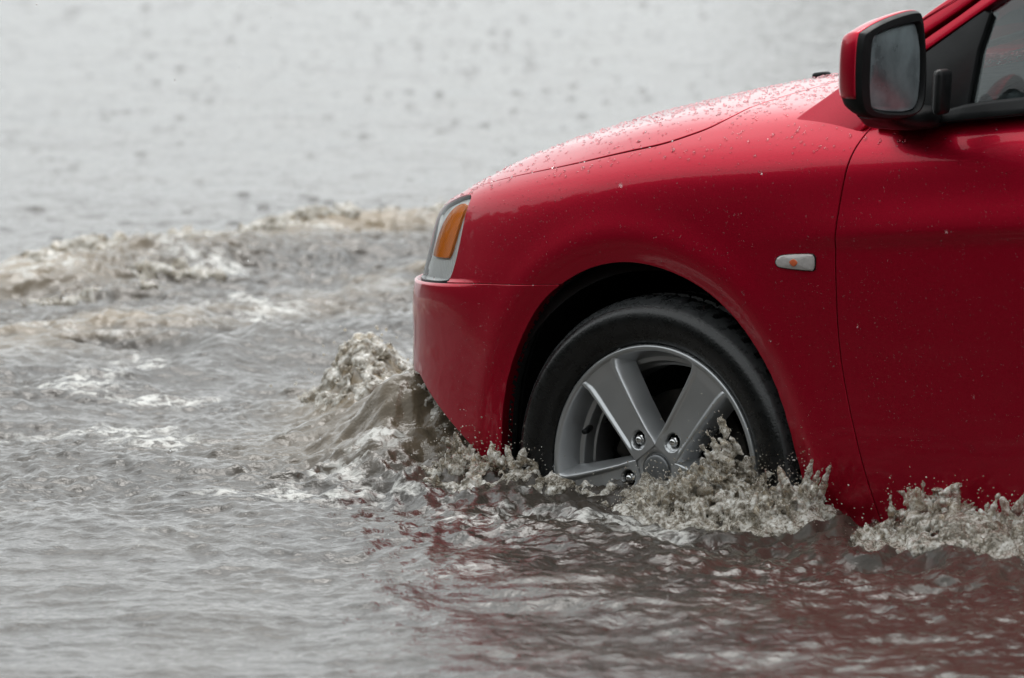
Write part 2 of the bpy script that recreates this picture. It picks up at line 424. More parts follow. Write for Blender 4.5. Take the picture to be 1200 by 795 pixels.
add_panel('rear_door', [fx(lambda x,z,t,s: x-XB-G), arch_f(ARCH2), below_belt, fx(lambda x,z,t,s: XR+.25*(z-.4)-x-G), fx(lambda x,z,t,s: 9.5-t)], car, paint, lambda V: (V[:,7] > 12) & (V[:,7] < 16.5))
add_panel('rear_quarter_panel', [fx(lambda x,z,t,s: x-XR-.25*(z-.4)-G), arch_f(ARCH2), below_belt, fx(lambda x,z,t,s: 17.6-s), fx(lambda x,z,t,s: 9.5-t)], car, paint, lambda V: V[:,7] > 14.5)
add_panel('tailgate', [fx(lambda x,z,t,s: s-17.62), fx(lambda x,z,t,s: 9.5-t)], car, paint, lambda V: V[:,7] > 17, both=True)
# backing shell under the panels, near black to paint shade into gaps and openings
add_panel('shade_backing', [arch_f(ARCH), arch_f(ARCH2), fx(lambda x,z,t,s: np.where(x > .3, zbelt(x)-.015-z, 1)), fx(lambda x,z,t,s: 9-np.where(s > 8.6, t, 0)),
          fx(lambda x,z,t,s: chin(x,z,t,s)-.01), fx(lambda x,z,t,s: np.where(s < 1.8, 7.3-t, 1)), head_out], car, M['dark'], None, both=True, move=.019, depth=.03)
# lower front valance behind the chin
add_panel('front_valance', [fx(lambda x,z,t,s: .32-z), arch_f(ARCH), fx(lambda x,z,t,s: .1-x)], car, M['black_plastic'], lambda V: V[:,7] < 7.5, both=True, move=.06, depth=.01)
add_panel('cowl', [fx(lambda x,z,t,s: s-8.06), fx(lambda x,z,t,s: t-9.7), fx(lambda x,z,t,s: 10.5-s)], car, M['black_plastic'], lambda V: (V[:,7] > 7.8) & (V[:,7] < 11), both=True, move=.012)

# ---- headlight: lens skin, reflector bowl and amber indicator inside it
def unit_at(tests, parent, name, mat, move, sub=lambda V: V[:,7] < 5.5, depth=.01):
    V, F = panel_data(tests, sub); V = V.copy(); V[:,:3] -= V[:,3:6]*move
    P, N, F = flange(V, F, depth, .0012); return [(P, N, F), mirror(P, N, F)]
def lamp(tests, name, mat, move, parents, depth=.01):
    res = []
    for (P, N, F), par in zip(unit_at(tests, None, name, mat, move, depth=depth), parents): res.append(link_mesh(name, P, F, mat, par, True, N))
    return res
housing = lamp([head_in], 'headlight', M['reflector'], .009, (car, car), depth=.004)
lamp([fx(lambda x,z,t,s: -sdist(s*.15, t*.075, HEAD*[.15,.075])-.0005)], 'lens', M['lens'], -.0005, housing, depth=.024)
rimf = fx(lambda x,z,t,s: .0022-(-sdist(s*.15, t*.075, HEAD*[.15,.075])))
lamp([head_in, rimf], 'lamp_seal', M['black_plastic'], .003, housing, depth=.006)
AMB = catmull([(4.50,6.55),(4.54,6.3),(4.48,5.6),(4.38,4.95),(4.22,4.90),(3.85,4.95),(3.78,5.1),(3.95,5.8),(4.15,6.35),(4.32,6.56)], 5, True)
lamp([fx(lambda x,z,t,s: -sdist(s*.15, t*.075, AMB*[.15,.075]))], 'turn_signal', M['amber'], .0035, housing, depth=.02)

# ---- side marker on the wing
def side_y(x, z):
    k = np.argmin((BASE[:,0]-x)**2+(BASE[:,2]-z)**2+(BASE[:,1] > .3)*9); return BASE[k,1]
def conformed(name, outline, yf, thick, out, mat, parent, rnd=.002, both=True, dome=0):
    """a plate with outline in x,z lying on y=yf(x,z), `out` proud, with rounded rim"""
    O = np.array(outline); n = len(O)
    area = .5*np.sum(O[:,0]*np.roll(O[:,1],-1)-np.roll(O[:,0],-1)*O[:,1])
    if area < 0: O = O[::-1]
    T = np.roll(O,-1,0)-np.roll(O,1,0); T /= np.maximum(np.linalg.norm(T,axis=1,keepdims=True),1e-9); IN = np.column_stack([-T[:,1], T[:,0]])
    rings = []
    for ins, dep in ((0, thick), (0, rnd), (rnd*.3, rnd*.3), (rnd, 0)):
        q = O+IN*ins; rings.append(np.column_stack([q[:,0], [yf(a,b)-out+dep for a,b in q], q[:,1]]))
    if dome:
        c = O.mean(0)
        for f_ in (.85,.65,.4,.15):
            q = c+(O-c)*f_; rings.append(np.column_stack([q[:,0], [yf(a,b)-out-dome*(1-f_**2) for a,b in q], q[:,1]]))
    V = np.concatenate(rings); m = len(rings); F = []
    for r_i in range(m-1):
        for i in range(n):
            j = (i+1) % n; F.append([r_i*n+i, r_i*n+j, (r_i+1)*n+j, (r_i+1)*n+i])
    F.append([(m-1)*n+i for i in range(n)]); F.append([i for i in range(n)][::-1])
    res = []
    for k in range(2 if both else 1):
        V2 = V.copy()
        if k: V2[:,1] = 2*YC-V2[:,1]
        FF = F if not k else [f[::-1] for f in F]
        o = link_mesh(name, V2, FF, mat, parent[k] if isinstance(parent, (list, tuple)) else parent, True)
        o.data.set_sharp_from_angle(angle=R(35)); res.append(o)
    return res
y0 = side_y(.31,.46)
MK = catmull([(.277,.465),(.290,.4745),(.345,.4800),(.3565,.4765),(.3585,.466),(.3565,.4535),(.345,.4505),(.290,.4520),(.278,.457)], 4, True)
mk = conformed('side_marker', MK, lambda a,b: y0, .012, .004, simple('marker_lens', (.47,.44,.43), .12, coat=1, var=.12, scale=120), car, .003, dome=.004)
conformed('bulb', catmull([(.309,.464),(.318,.470),(.327,.464),(.318,.457)], 4, True), lambda a,b: y0, .004, .0088, simple('marker_bulb', (.62,.13,.05), .3), mk, .001)
conformed('marker_gasket', MK + (MK-MK.mean(0))*.05, lambda a,b: y0, .012, .0015, M['black_plastic'], mk, .001)
# ---------------------------------------------------------------- cabin: pillars, glass, roof, mirrors
def yg(x, z): return .055+.40*(z-.76)+.066*float(smooth01(-x, -.52, -.30))
BLK = M['black_plastic']
PT = [(.225,.660),(.245,.700),(.30,.742),(.364,.787),(.445,.848),(.497,.883),(.548,.92),(.70,1.022),(.85,1.105),(1.0,1.165),(1.15,1.20)]
PG = [(1.15,1.172),(1.0,1.135),(.85,1.072),(.70,.992),(.582,.905),(.518,.860),(.475,.825),(.452,.78),(.432,.715),(.412,.690),(.36,.668)]
conformed('a_pillar', catmull(PT,5).tolist()+catmull(PG,5).tolist(), yg, .05, .006, paint, car, .004)
conformed('pillar_trim', catmull(PT[2:],5).tolist()+catmull(PG[:-2],5).tolist(), yg, .012, -.052, BLK, car, .002)
OF = [(.448,.70),(.456,.76),(.482,.822),(.521,.854),(.584,.899),(.70,.985),(.85,1.066),(1.0,1.129),(1.15,1.166),(1.35,1.185),(1.56,1.19)]
IF = [(1.56,1.150),(1.35,1.146),(1.15,1.128),(1.0,1.092),(.85,1.028),(.70,.955),(.643,.918),(.609,.894),(.527,.834),(.497,.81),(.49,.74),(.49,.705)]
conformed('door_frame', catmull(OF,5).tolist()+catmull(IF,5).tolist(), yg, .04, .002, paint, doors, .003)
BLK = M['black_plastic']
conformed('sail_panel', [(.492,.709),(.492,.808),(.528,.832),(.611,.894),(.628,.905),(.640,.90),(.632,.84),(.636,.745),(.60,.716)], yg, .03, .001, BLK, doors, .003)
bl = [(x_, float(zbelt(x_))+.0015) for x_ in np.linspace(.545,1.55,24)]
conformed('belt_moulding', bl + [(a, b+.030-.012*float(smooth01(-a,-.66,-.55))) for a, b in bl[::-1]], yg, .05, .008, BLK, doors, .006)
GL = [(.630,.75),(.628,.84),(.636,.905),(.70,.95),(.85,1.022),(1.0,1.085),(1.15,1.12),(1.35,1.14),(1.53,1.142),(1.53,.80),(1.0,.78)]
conformed('window_glass', GL, yg, .004, -.008, M['glass'], doors, .0005)
conformed('b_pillar', [(1.52,.79),(1.52,1.148),(1.60,1.148),(1.60,.79)], yg, .03, .0, BLK, car)
conformed('rear_side_glass', [(1.60,.80),(1.60,1.142),(2.3,1.142),(2.7,1.10),(3.0,1.0),(3.1,.83)], yg, .004, -.008, M['glass'], car, .0005)
conformed('roof_rail', [(1.10,1.165),(1.15,1.205),(1.6,1.235),(2.3,1.23),(2.8,1.19),(3.15,1.08),(3.42,.82),(3.10,.82),(3.0,.99),(2.7,1.10),(2.3,1.145),(1.57,1.152),(1.57,1.192),(1.3,1.185)], yg, .05, .003, paint, car, .004)
# windscreen and roof
def across(name, line, bulge_x, bulge_z, mat, thick=.004):
    L = catmull(line, 6); n = 25; V = []
    for x_, z_ in L:
        for w_ in np.linspace(0, 1, n):
            ya = yg(x_, z_)+.006; b = math.sin(math.pi*w_)**.8
            V.append((x_-bulge_x*b*1.0, ya+(2*YC-2*ya)*w_, z_+bulge_z*b))
    V = np.array(V); F = grid_faces(len(L), n)
    o = link_mesh(name, V, F, mat, car); s = o.modifiers.new('thickness', 'SOLIDIFY'); s.thickness = thick; s.offset = 0; return o
wl = [(.28,.722),(.364,.780),(.445,.841),(.548,.913),(.70,1.015),(.85,1.098),(1.0,1.158),(1.14,1.193)]
across('windscreen', wl, .20, .012, M['glass'])
across('windscreen_header', [(1.06,1.168),(1.10,1.182),(1.14,1.191)], .20, .008, M['dark'])
across('roof', [(1.12,1.192),(1.3,1.215),(1.6,1.238),(2.3,1.234),(2.8,1.195),(3.0,1.14)], .12, .02, paint, .03)
across('rear_window', [(3.0,1.14),(3.2,1.03),(3.42,.80)], -.10, .0, M['glass'])
def rbox(name, c, s, mat, parent, bev=.02, rot=(0,0,0), seg=3):
    bm = bmesh.new(); bmesh.ops.create_cube(bm, size=1)
    bmesh.ops.scale(bm, vec=s, verts=bm.verts); bmesh.ops.bevel(bm, geom=list(bm.edges), offset=bev, segments=seg, affect='EDGES', profile=.5)
    me = bpy.data.meshes.new(name); bm.to_mesh(me); bm.free(); me.polygons.foreach_set('use_smooth', [True]*len(me.polygons))
    me.materials.append(mat); o = bpy.data.objects.new(name, me); COL.objects.link(o); o.location = c; o.rotation_euler = rot; o.parent = parent; return o
rbox('dashboard', (.62, YC, .62), (.50, 1.48, .26), M['cloth'], car, .07)
rbox('cabin_floor', (1.9, YC, .03), (2.6, 1.55, .05), M['dark'], car, .01)
for ys in (.50, 1.27):
    st = rbox('seat', (1.62, ys, .28), (.50, .48, .16), M['cloth'], car, .06)
    rbox('backrest', (.27, 0, .33), (.14, .46, .58), M['cloth'], st, .05, (0, R(12), 0))
    rbox('headrest', (.36, 0, .68), (.09, .26, .16), M['cloth'], st, .035)
rbox('rear_seat', (2.7, YC, .40), (.5, 1.3, .45), M['cloth'], car, .06)
def tube(name, pts, rad, mat, parent=None, seg=8):
    P = np.asarray(pts, float); n = len(P); T = np.gradient(P, axis=0); T /= np.linalg.norm(T, axis=1, keepdims=True); V = []
    rad = np.broadcast_to(rad, (n,))
    up = np.array([0,0,1.]) if abs(T[0][2]) < .9 else np.array([1.,0,0])
    for i in range(n):
        a = np.cross(T[i], up); a /= np.linalg.norm(a); b = np.cross(T[i], a)
        for k in range(seg):
            an = 2*math.pi*k/seg; V.append(P[i]+rad[i]*(math.cos(an)*a+math.sin(an)*b))
    F = [list(f) for f in grid_faces(n, seg, True)]; F.append(list(range(seg))[::-1]); F.append([(n-1)*seg+k for k in range(seg)])
    return link_mesh(name, V, F, mat, parent)
a_ = np.linspace(0, 2*math.pi, 41)
tube('steering_wheel', np.column_stack([1.02+.06*np.sin(a_), .50+.18*np.cos(a_), .74+.17*np.sin(a_)]), .014, M['black_plastic'], car, 8)
# washer jet and wipers on the cowl
wj = rbox('washer_nozzle', (-.118,.70,.730), (.032,.024,.018), BLK, car, .006, (0, R(-8), 0))
tube('wiper', [(.30,.32,.758),(.26,.55,.79),(.30,.85,.835),(.36,1.1,.862)], .007, BLK, car)
tube('wiper', [(.20,.85,.775),(.24,1.15,.81),(.34,1.45,.845)], .007, BLK, car)

# ---- door mirrors: loft of outlines in the y,z plane
GLASS = catmull([(-.194,.868),(-.169,.879),(-.129,.886),(-.073,.890),(-.058,.884),(-.046,.843),(-.048,.778),(-.060,.750),(-.091,.743),(-.147,.746),(-.188,.754),(-.199,.768),(-.202,.808)], 5, True)
RIM = catmull([(-.226,.871),(-.207,.886),(-.144,.902),(-.068,.911),(-.047,.900),(-.036,.843),(-.035,.778),(-.046,.745),(-.083,.733),(-.154,.734),(-.205,.743),(-.227,.764),(-.232,.81)], 5, True)
def loft_x(name, rings, mat, parent, cap0=False, cap1=True, sharp=40):
    n = len(rings[0][1]); V = []; 
    for x_, ring in rings:
        for a, b in ring: V.append((x_ if not callable(x_) else x_(a, b), a, b))
    F = [list(f) for f in grid_faces(len(rings), n, True)]
    if cap0: F.append(list(range(n))[::-1])
    if cap1: F.append([(len(rings)-1)*n+k for k in range(n)])
    o = link_mesh(name, V, F, mat, parent); bm = bmesh.new(); bm.from_mesh(o.data); bmesh.ops.recalc_face_normals(bm, faces=bm.faces); bm.to_mesh(o.data); bm.free()
    o.data.set_sharp_from_angle(angle=R(sharp)); return o
def make_mirror(parent):
    c = RIM.mean(0); sc = lambda f, dy=0, dz=0, fz=None: np.column_stack([c[0]+dy+(RIM[:,0]-c[0])*f, c[1]+dz+(RIM[:,1]-c[1])*(fz or f)])
    gq = GLASS.mean(0); gs = lambda f: gq+(GLASS-gq)*f
    XR_ = .612
    root = loft_x('side_mirror', [(XR_-.030, gs(.98)), (XR_-.008, gs(1.0)), (XR_-.002, gs(1.03)), (XR_, gs(1.06)), (XR_-.001, sc(.97)), (XR_-.006, sc(1.0)), (XR_-.014, sc(1.008)), (XR_-.024, sc(.995)),
                                  (XR_-.036, sc(.96)), (XR_-.050, sc(.88)), (XR_-.062, sc(.75)), (XR_-.069, sc(.55)), (XR_-.072, sc(.3))], BLK, parent)
    # painted shell over the upper outer half, its own skin 2.5 mm proud
    n = len(RIM); prof = [(.012,1.012),(.016,1.022),(.024,1.015),(.036,.982),(.050,.902),(.062,.772),(.0695,.57),(.0735,.32),(.0745,.08)]
    V = [(XR_-d, *q) for d, f in prof for q in sc(f)]
    V = np.array(V); F = [list(f) for f in grid_faces(len(prof), n, True)]
    k = lambda V: V[:,2]-(.772+.9*np.maximum(0, V[:,1]+.13)*.35)
    V8 = np.concatenate([V, np.zeros((len(V),5))], 1)
    V8, F = clip(V8, F, k); V8, F = compact(V8, F)
    o = link_mesh('mirror_shell', V8[:,:3], F, paint, root); s = o.modifiers.new('thickness', 'SOLIDIFY'); s.thickness = .004; s.offset = -1
    bm = bmesh.new(); bm.from_mesh(o.data); bmesh.ops.recalc_face_normals(bm, faces=bm.faces); bm.to_mesh(o.data); bm.free()
    loft_x('mirror_glass', [(XR_-.012, gs(.99)), (XR_-.0085, gs(.985)), (XR_-.0075, gs(.97))], M['mirror'], root, cap0=True)
    # arm and foot on the door corner
    V = []
    prof = [(-.09,.70+.02),(-.04,.70),(.0,.695),(.05,.69)]
    for (yy, zc, hx, hz, xc) in [(-.12,.742,.035,.012,.560),(-.07,.728,.045,.016,.548),(-.02,.722,.058,.017,.532),(.035,.724,.064,.020,.530),(.07,.726,.06,.02,.53)]:
        for a in np.linspace(0, 2*math.pi, 20, endpoint=False):
            ca, sa = math.cos(a), math.sin(a); V.append((xc+hx*np.sign(ca)*abs(ca)**.5, yy, zc+hz*np.sign(sa)*abs(sa)**.5))
    F = [list(f) for f in grid_faces(5, 20, True)]+[list(range(20))]
    link_mesh('mirror_arm', V, F, BLK, root)
    rbox('mirror_bracket', (.616,.002,.772), (.020,.040,.078), BLK, root, .010, (0,R(4),R(-4)))
    return root
mr = make_mirror(car)
mr2 = mr.copy(); COL.objects.link(mr2); mr2.scale = (1,-1,1); mr2.location = (0, 2*YC, 0)
for ch in list(mr.children):
    c_ = ch.copy(); COL.objects.link(c_); c_.parent = mr2
# door handle on each door
hy = side_y(1.38,.60)
hd = conformed('door_handle', catmull([(1.28,.612),(1.33,.626),(1.42,.630),(1.46,.622),(1.46,.606),(1.42,.598),(1.33,.596)],4,True), lambda a,b: hy, .03, .035, paint, doors, .006)

# ---------------------------------------------------------------- wheels
def lathe(prof, n, mod=None):
    P = np.array(prof); a = np.linspace(0, 2*math.pi, n, endpoint=False); V = np.zeros((len(P), n, 3))
    r = np.repeat(P[:,0:1], n, 1)
    if mod is not None: r = mod(r, P[:,1:2], a[None])
    V[...,0] = r*np.cos(a); V[...,1] = P[:,1:2]; V[...,2] = r*np.sin(a); return V.reshape(-1,3), grid_faces(len(P), n, True)
def prof_fine(P, n): return catmull(P, n)
def make_wheel():
    root = thing('wheel', None, None); root.parent = car
    # tyre
    prof = prof_fine([(.214,.038),(.222,.030),(.228,.020),(.236,.012),(.252,.003),(.270,.000),(.285,.004),(.296,.013),(.303,.024),(.3075,.036)], 4).tolist()
    tr = [(.3095,.048),(.310,.0505),(.310,.072),(.302,.074),(.302,.082),(.3115,.084),(.3115,.112),(.3035,.114),(.3035,.124),(.3115,.126),(.3115,.153),(.303,.155),(.303,.163),(.310,.165),(.309,.190)]
    prof += tr + [(.303,.212),(.290,.226),(.270,.236),(.240,.232),(.220,.220)]
    def tmod(r, y, a):
        ph = (a/(2*math.pi)*52 + (y-.05)*6) % 1
        notch = (np.abs(ph-.5) < .12)
        band = (r > .29) & (y > .030) & (y < .073) | (y > .165) & (y < .205)
        ph2 = (a/(2*math.pi)*64 - (y-.05)*14) % 1
        r = r-.009*(notch & band)-.005*((np.abs(ph2-.5) < .08) & (y > .083) & (y < .154) & (r > .3))
        for r0, h in ((.2375,.0012),(.2465,-.0010),(.284,.0012),(.290,-.001)):
            pass
        return r
    V, F = lathe(prof, 768, tmod)
    # fine moulded rings and a faint band on the sidewall
    rr = np.hypot(V[:,0], V[:,2]); sw = V[:,1] < .03
    V[:,1] -= sw*(.0012*np.exp(-((rr-.238)/.0014)**2)+.001*np.exp(-((rr-.2465)/.001)**2)+.0012*np.exp(-((rr-.2835)/.0016)**2))
    o = link_mesh('tyre', V, F, M['rubber'], root); bm = bmesh.new(); bm.from_mesh(o.data); bmesh.ops.recalc_face_normals(bm, faces=bm.faces); bm.to_mesh(o.data); bm.free()
    o.data.set_sharp_from_angle(angle=R(30)); o.data.materials.append(M['tread'])
    for pl in o.data.polygons:
        c = pl.center
        if math.hypot(c.x, c.z) > .2945: pl.material_index = 1
    # rim with stepped barrel
    prof = prof_fine([(.2235,.034),(.2255,.024),(.2235,.018),(.2185,.0165),(.2145,.0195),(.2115,.027),(.2085,.036),(.2045,.048),(.2005,.060)],4).tolist()
    prof += [(.1995,.063),(.192,.0655),(.1905,.068),(.188,.083),(.1865,.0865),(.1825,.088),(.1815,.091),(.180,.118),(.181,.150),(.196,.205)]
    V, F = lathe(prof, 220); o = link_mesh('rim', V, F[:, ::-1], M['alloy'], root); o.data.set_sharp_from_angle(angle=R(40))
    rim = o
    V, F = lathe([(.1815,.122),(.178,.200),(.0,.202)], 64); link_mesh('brake_shield', V, F, M['dark'], root)
    V, F = lathe([(.05,.118),(.135,.118),(.137,.121),(.137,.135),(.05,.136)], 96); link_mesh('brake_disc', V, F, M['iron'], root)
    cal = rbox('brake_caliper', (-.10,.118,.055), (.05,.05,.12), M['iron'], root, .012, (0, R(25), 0))
    # hub plate
    prof = prof_fine([(.0,.031),(.020,.031),(.0295,.0305),(.031,.028),(.036,.0255),(.046,.0258),(.055,.032),(.060,.045),(.062,.085)],5)
    V, F = lathe(prof[1:].tolist(), 96); h = link_mesh('hub', V, F, M['alloy'], root)
    V, F = lathe(prof_fine([(.0005,.0225),(.012,.0227),(.022,.0235),(.0262,.0252),(.0275,.029),(.0278,.035)],4).tolist(), 64); link_mesh('centre_cap', V, F, M['cap'], root)
    # spokes: a grid per spoke with two raised edges, a dished middle, side walls and a lug pocket
    nr, nq = 72, 56
    for k in range(5):
        th = R(55+72*k); d = np.array([math.cos(th), math.sin(th)]); p = np.array([-math.sin(th), math.cos(th)])
        r = np.linspace(.036, .2175, nr)[:,None]; q = np.linspace(-1, 1, nq)[None]
        w_ = np.interp(r, [.036,.05,.075,.12,.17,.195,.207,.218], [.0400,.0415,.0415,.0455,.0515,.056,.063,.078])
        aq = np.abs(q)
        face = np.interp(r, [.036,.06,.12,.19,.205,.2175], [.0225,.0205,.0190,.0190,.0188,.0180])
        edge = .0052*smooth01(r, .045, .08)*(1-smooth01(r, .19, .2125)*.5)
        prof_ = np.where(aq < .60, edge*(1+.12*np.cos(aq/.60*math.pi/2)), 0)
        prof_ = np.where((aq >= .46) & (aq < .70), edge*1.1*(1-smooth01(aq, .48, .62)), prof_)
        wall = (.042*(1-smooth01(r,.205,.2175)*.8))*np.clip((aq-.68)/.32, 0, 1)**1.25
        yy = face+prof_+wall
        lx = r-.0635; lw = q*w_; dist = np.sqrt(lx**2+lw**2)
        yy = yy+.022*(1-smooth01(dist, .0135, .0165))+.0*dist
        XX = r*d[0]+lw*p[0]; ZZ = r*d[1]+lw*p[1]
        V = np.stack([XX, yy+0*XX, ZZ], -1).reshape(-1,3)
        o = link_mesh('spoke', V, grid_faces(nr, nq), M['alloy'], root)
        bm = bmesh.new(); bm.from_mesh(o.data); bm.normal_update()
        if sum(f.normal.y for f in bm.faces) > 0: bmesh.ops.reverse_faces(bm, faces=bm.faces)
        bm.to_mesh(o.data); bm.free()
        c = (.0635*d[0], .0635*d[1])
        # cup coloured near black to paint the pocket's shade, and the nut
        V, F = lathe([(.0145,.033),(.0140,.0385),(.0002,.0390)], 32); V[:,0] += c[0]; V[:,2] += c[1]; link_mesh('lug_pocket_shade', V, F, M['dark'], root)
        V, F = lathe(prof_fine([(.0003,.0215),(.0035,.0218),(.0060,.0235),(.0070,.0265),(.0078,.0275)],3).tolist()+[(.0092,.0285),(.0092,.042)], 6*6, None)
        a6 = np.arctan2(V[:,2], V[:,0]); big = np.hypot(V[:,0],V[:,2]) > .0085
        sc_ = np.where(big, .90/np.cos((a6 % (math.pi/3))-math.pi/6), 1); V[:,0] *= sc_; V[:,2] *= sc_
        V[:,0] += c[0]; V[:,2] += c[1]; o = link_mesh('lug_nut', V, F[:, ::-1], M['chrome'], root); o.data.set_sharp_from_angle(angle=R(35))
    th = R(163)
    tube('valve_stem', [(.192*math.cos(th),.072,.192*math.sin(th)),(.184*math.cos(th),.055,.184*math.sin(th)),(.180*math.cos(th),.040,.180*math.sin(th))], [.0065,.0058,.0048], M['black_plastic'], root, 10)
    return root
wheel = make_wheel(); wheel.location = (-.017, .022, .068)
for loc, sc_ in (((REAR_X,.022,.075),(1,1,1)), ((-.017,2*YC-.022,.068),(1,-1,1)), ((REAR_X,2*YC-.022,.075),(1,-1,1))):
    w2 = wheel.copy(); COL.objects.link(w2); w2.location = loc; w2.scale = sc_
    for ch in list(wheel.children):
        c_ = ch.copy(); COL.objects.link(c_); c_.parent = w2
# wheel-house liners
for x0 in (0, REAR_X):
    for s_ in (0, 1):
        a = np.linspace(R(-35), R(215), 40); V = []
        for yy, rr in ((.050,.370),(.066,.40),(.40,.40),(.42,.36),(.42,.0)):
            for t_ in a: V.append((x0-.01+rr*1.0*math.cos(t_), yy if not s_ else 2*YC-yy, .055+rr*math.sin(t_)))
        link_mesh('wheel_arch_liner', V, grid_faces(5, 40), M['dark'], car)
# ---------------------------------------------------------------- flood water: one sheet to the horizon
AX = lambda x, y: (_r[0]*x+_r[1]*y, -_r[1]*x+_r[0]*y)         # into axes along / across the view
def crest(u, a, b): return np.where(u < 0, np.exp(-(u/a)**2), np.exp(-(u/b)**2))
def fbm2(x, y, octs, seed, gain=.5, ridge=False):
    s = 0; a = 1; f = 1
    for k in range(octs):
        n = noise2(x*f+17.3*k, y*f-9.1*k, seed+k); n = 1-2*np.abs(n) if ridge else n
        s = s+a*n; a *= gain; f *= 2.03
    return s
CURVE = S_[14*2, :, :2]                                       # waterline of the body
def car_dist(x, y):
    """distance outside the body's waterline (negative inside)"""
    P = np.concatenate([CURVE, np.column_stack([CURVE[:,0], 2*YC-CURVE[:,1]])[::-1]])[::4]
    return sdist(x, y, P)
def water_field(x, y):
    x = np.asarray(x, float); y = np.asarray(y, float)
    wob = .22*noise2(y*.9, x*.15+3, 5)+.09*noise2(y*3.1, 2, 6)
    # 1: the surge front that runs ahead of the car
    u1 = x+3.80-.15*(4-np.clip(y,0,6))+wob-.05*np.sin(y*1.3)
    env1 = np.exp(-((y-2.5)/4.5)**4)*np.clip(.80+.9*noise2(y*1.3+4, 1.7, 8), .25, 1.5)
    h = .044*env1*crest(u1, .13, .34)
    # 2: second roller, and weaker ones behind it
    u2 = x+2.62+wob*.9+.05*np.sin(y*2+1)
    env2 = np.exp(-((y-1.6)/3.2)**4)*np.clip(.8+.8*noise2(y*1.6, 7.7, 9), .2, 1.4)
    h = h+.036*env2*crest(u2, .16, .40)
    u3 = x+3.30+wob*1.4; h = h+.022*np.exp(-((y-2)/3)**4)*crest(u3, .10, .22)
    u4 = x+1.95+wob*1.6+.2*(y-.8); h = h+.020*np.exp(-((y-.4)/2.4)**4)*crest(u4, .1, .2)
    # 3: water heaped against the nose and along the side
    dc = car_dist(x, y)
    nose = smooth01(-x, .30, .72)*smooth01(y, -.26, .20)*(1-smooth01(y, 1.4, 1.9))
    h = h+.150*nose*np.exp(-(np.maximum(dc-.03, 0)/(.11+.08*smooth01(-x, .65, 1.05)))**2)*(.88+.5*noise2(x*5, y*5, 14))
    # curling wave thrown off the near corner
    r0_, d0_ = AX(x, y); ax_, ay_ = (r0_+.53)*1.6, d0_-1.42
    h = h+.13*np.exp(-(ax_/np.where(ax_ < 0, .13, .20))**2-(ay_/.24)**2)
    side = np.exp(-(np.maximum(dc, 0)/.16)**2)*(1-nose)
    h = h+side*(.014+.020*noise2(x*4.1, y*6, 15))
    # trough and long wake lines that leave the corner and run back past the wheel
    rr, dd = AX(x, y)
    for (o, A_, wd, sl) in ((.18,.016,.06,.30),(.42,.013,.08,.34),(.72,.012,.09,.36),(1.08,.011,.11,.30),(1.45,.009,.12,.27),(1.9,.007,.14,.2)):
        l = (-y)-o-sl*(x+.7)+.09*noise2(x*1.7+o*9, y*1.2, 21)
        h = h+A_*crest(l, wd, wd*1.6)*smooth01(x, -1.5, -.7)*np.clip(.55+1.1*noise2(x*1.3+o*5, y*1.3, 22), 0, 1.4)
    # agitation: full inside the wake, small outside
    wake = smooth01(-u1, -.30, .10); wake = 1-wake
    fore = smooth01(-y, -.1, 1.7)
    calm = smooth01(-rr, .2, 1.6)*smooth01(-dd, -.6, 1.2)
    amp = (.18+.87*wake)*(1-.38*fore)*(1-.40*calm)
    boil = np.exp(-(np.maximum(dc, 0)/.35)**2)
    wx = x+.10*noise2(x*2.1, y*2.1, 30); wy = y+.10*noise2(x*2.1+9, y*2.1, 31)
    t1 = fbm2(wx*1.6, wy*1.6, 2, 40)
    t2 = fbm2(wx*4.6, wy*4.6, 2, 44, ridge=True)
    t3 = fbm2(wx*12, wy*12, 2, 50, .5, True)
    t4 = fbm2(wx*34, wy*34, 2, 56)
    t2 = np.sign(t2-.4)*np.abs(t2-.4)**.9+.4
    h = h+amp*(1.22-.30*fore)*(.015*t1+.0092*(t2-.4)*(.6+.9*env1*crest(u1,.3,.6)+.8*env2*crest(u2,.3,.6)+1.0*boil)+.0058*(t3-.4)*(1-.60*fore)*(1-.55*nose)*(1+1.0*boil+.9*crest(u1,.3,.5)*env1)+.0027*t4*(1-.65*fore)*(1+.6*boil))
    h = h+fore*amp*(.0110*noise2(rr*1.5+.5*t1, dd*6.5, 81)+.0060*noise2(rr*3.3+t1, dd*15, 82)+.0020*noise2(rr*8, dd*36, 84))+(1-fore)*amp*.0022*noise2(rr*5+t1, dd*20, 83)
    # everywhere: a small chop with rain on it
    h = h+.0030*noise2(x*3.1, y*3.1, 60)+.0016*noise2(x*9, y*9, 61)+.0007*noise2(x*24, y*24, 62)
    f1 = crest(u1+.02, .10, .30)*env1*smooth01(fbm2(wx*6, wy*6, 3, 70), -.25, .55)
    f2 = crest(u2, .10, .34)*env2*smooth01(fbm2(wx*6, wy*6, 3, 71), 0, .8)*.7
    streak = wake*smooth01(fbm2(wx*2.2+3, wy*2.2, 4, 75, .6), .10, .95)*.85*(1-.75*fore)
    fb = boil*(1-fore)*smooth01(fbm2(wx*9, wy*9, 3, 76), -.1, .8)*.7
    fb = fb*.35*(1-.7*nose)
    foam = np.clip(np.maximum.reduce([f1, f2, streak, fb]), 0, 1)
    tan = np.clip(crest(u1, .12, .30)*env1*1.1+.9*crest(u2, .12, .25)*env2*smooth01(t2, 0, 1)+.9*np.exp(-(ax_/.22)**2-(ay_/.34)**2)+.5*boil*nose, 0, 1)
    return h, foam, tan
def seg(a, b, st): return np.arange(a, b, st)
rs = np.concatenate([-np.geomspace(2500, 3.2, 26), seg(-3.15, -1.9, .04), seg(-1.9, 1.7, .0075), seg(1.7, 3.2, .04), np.geomspace(3.25, 2500, 26)])
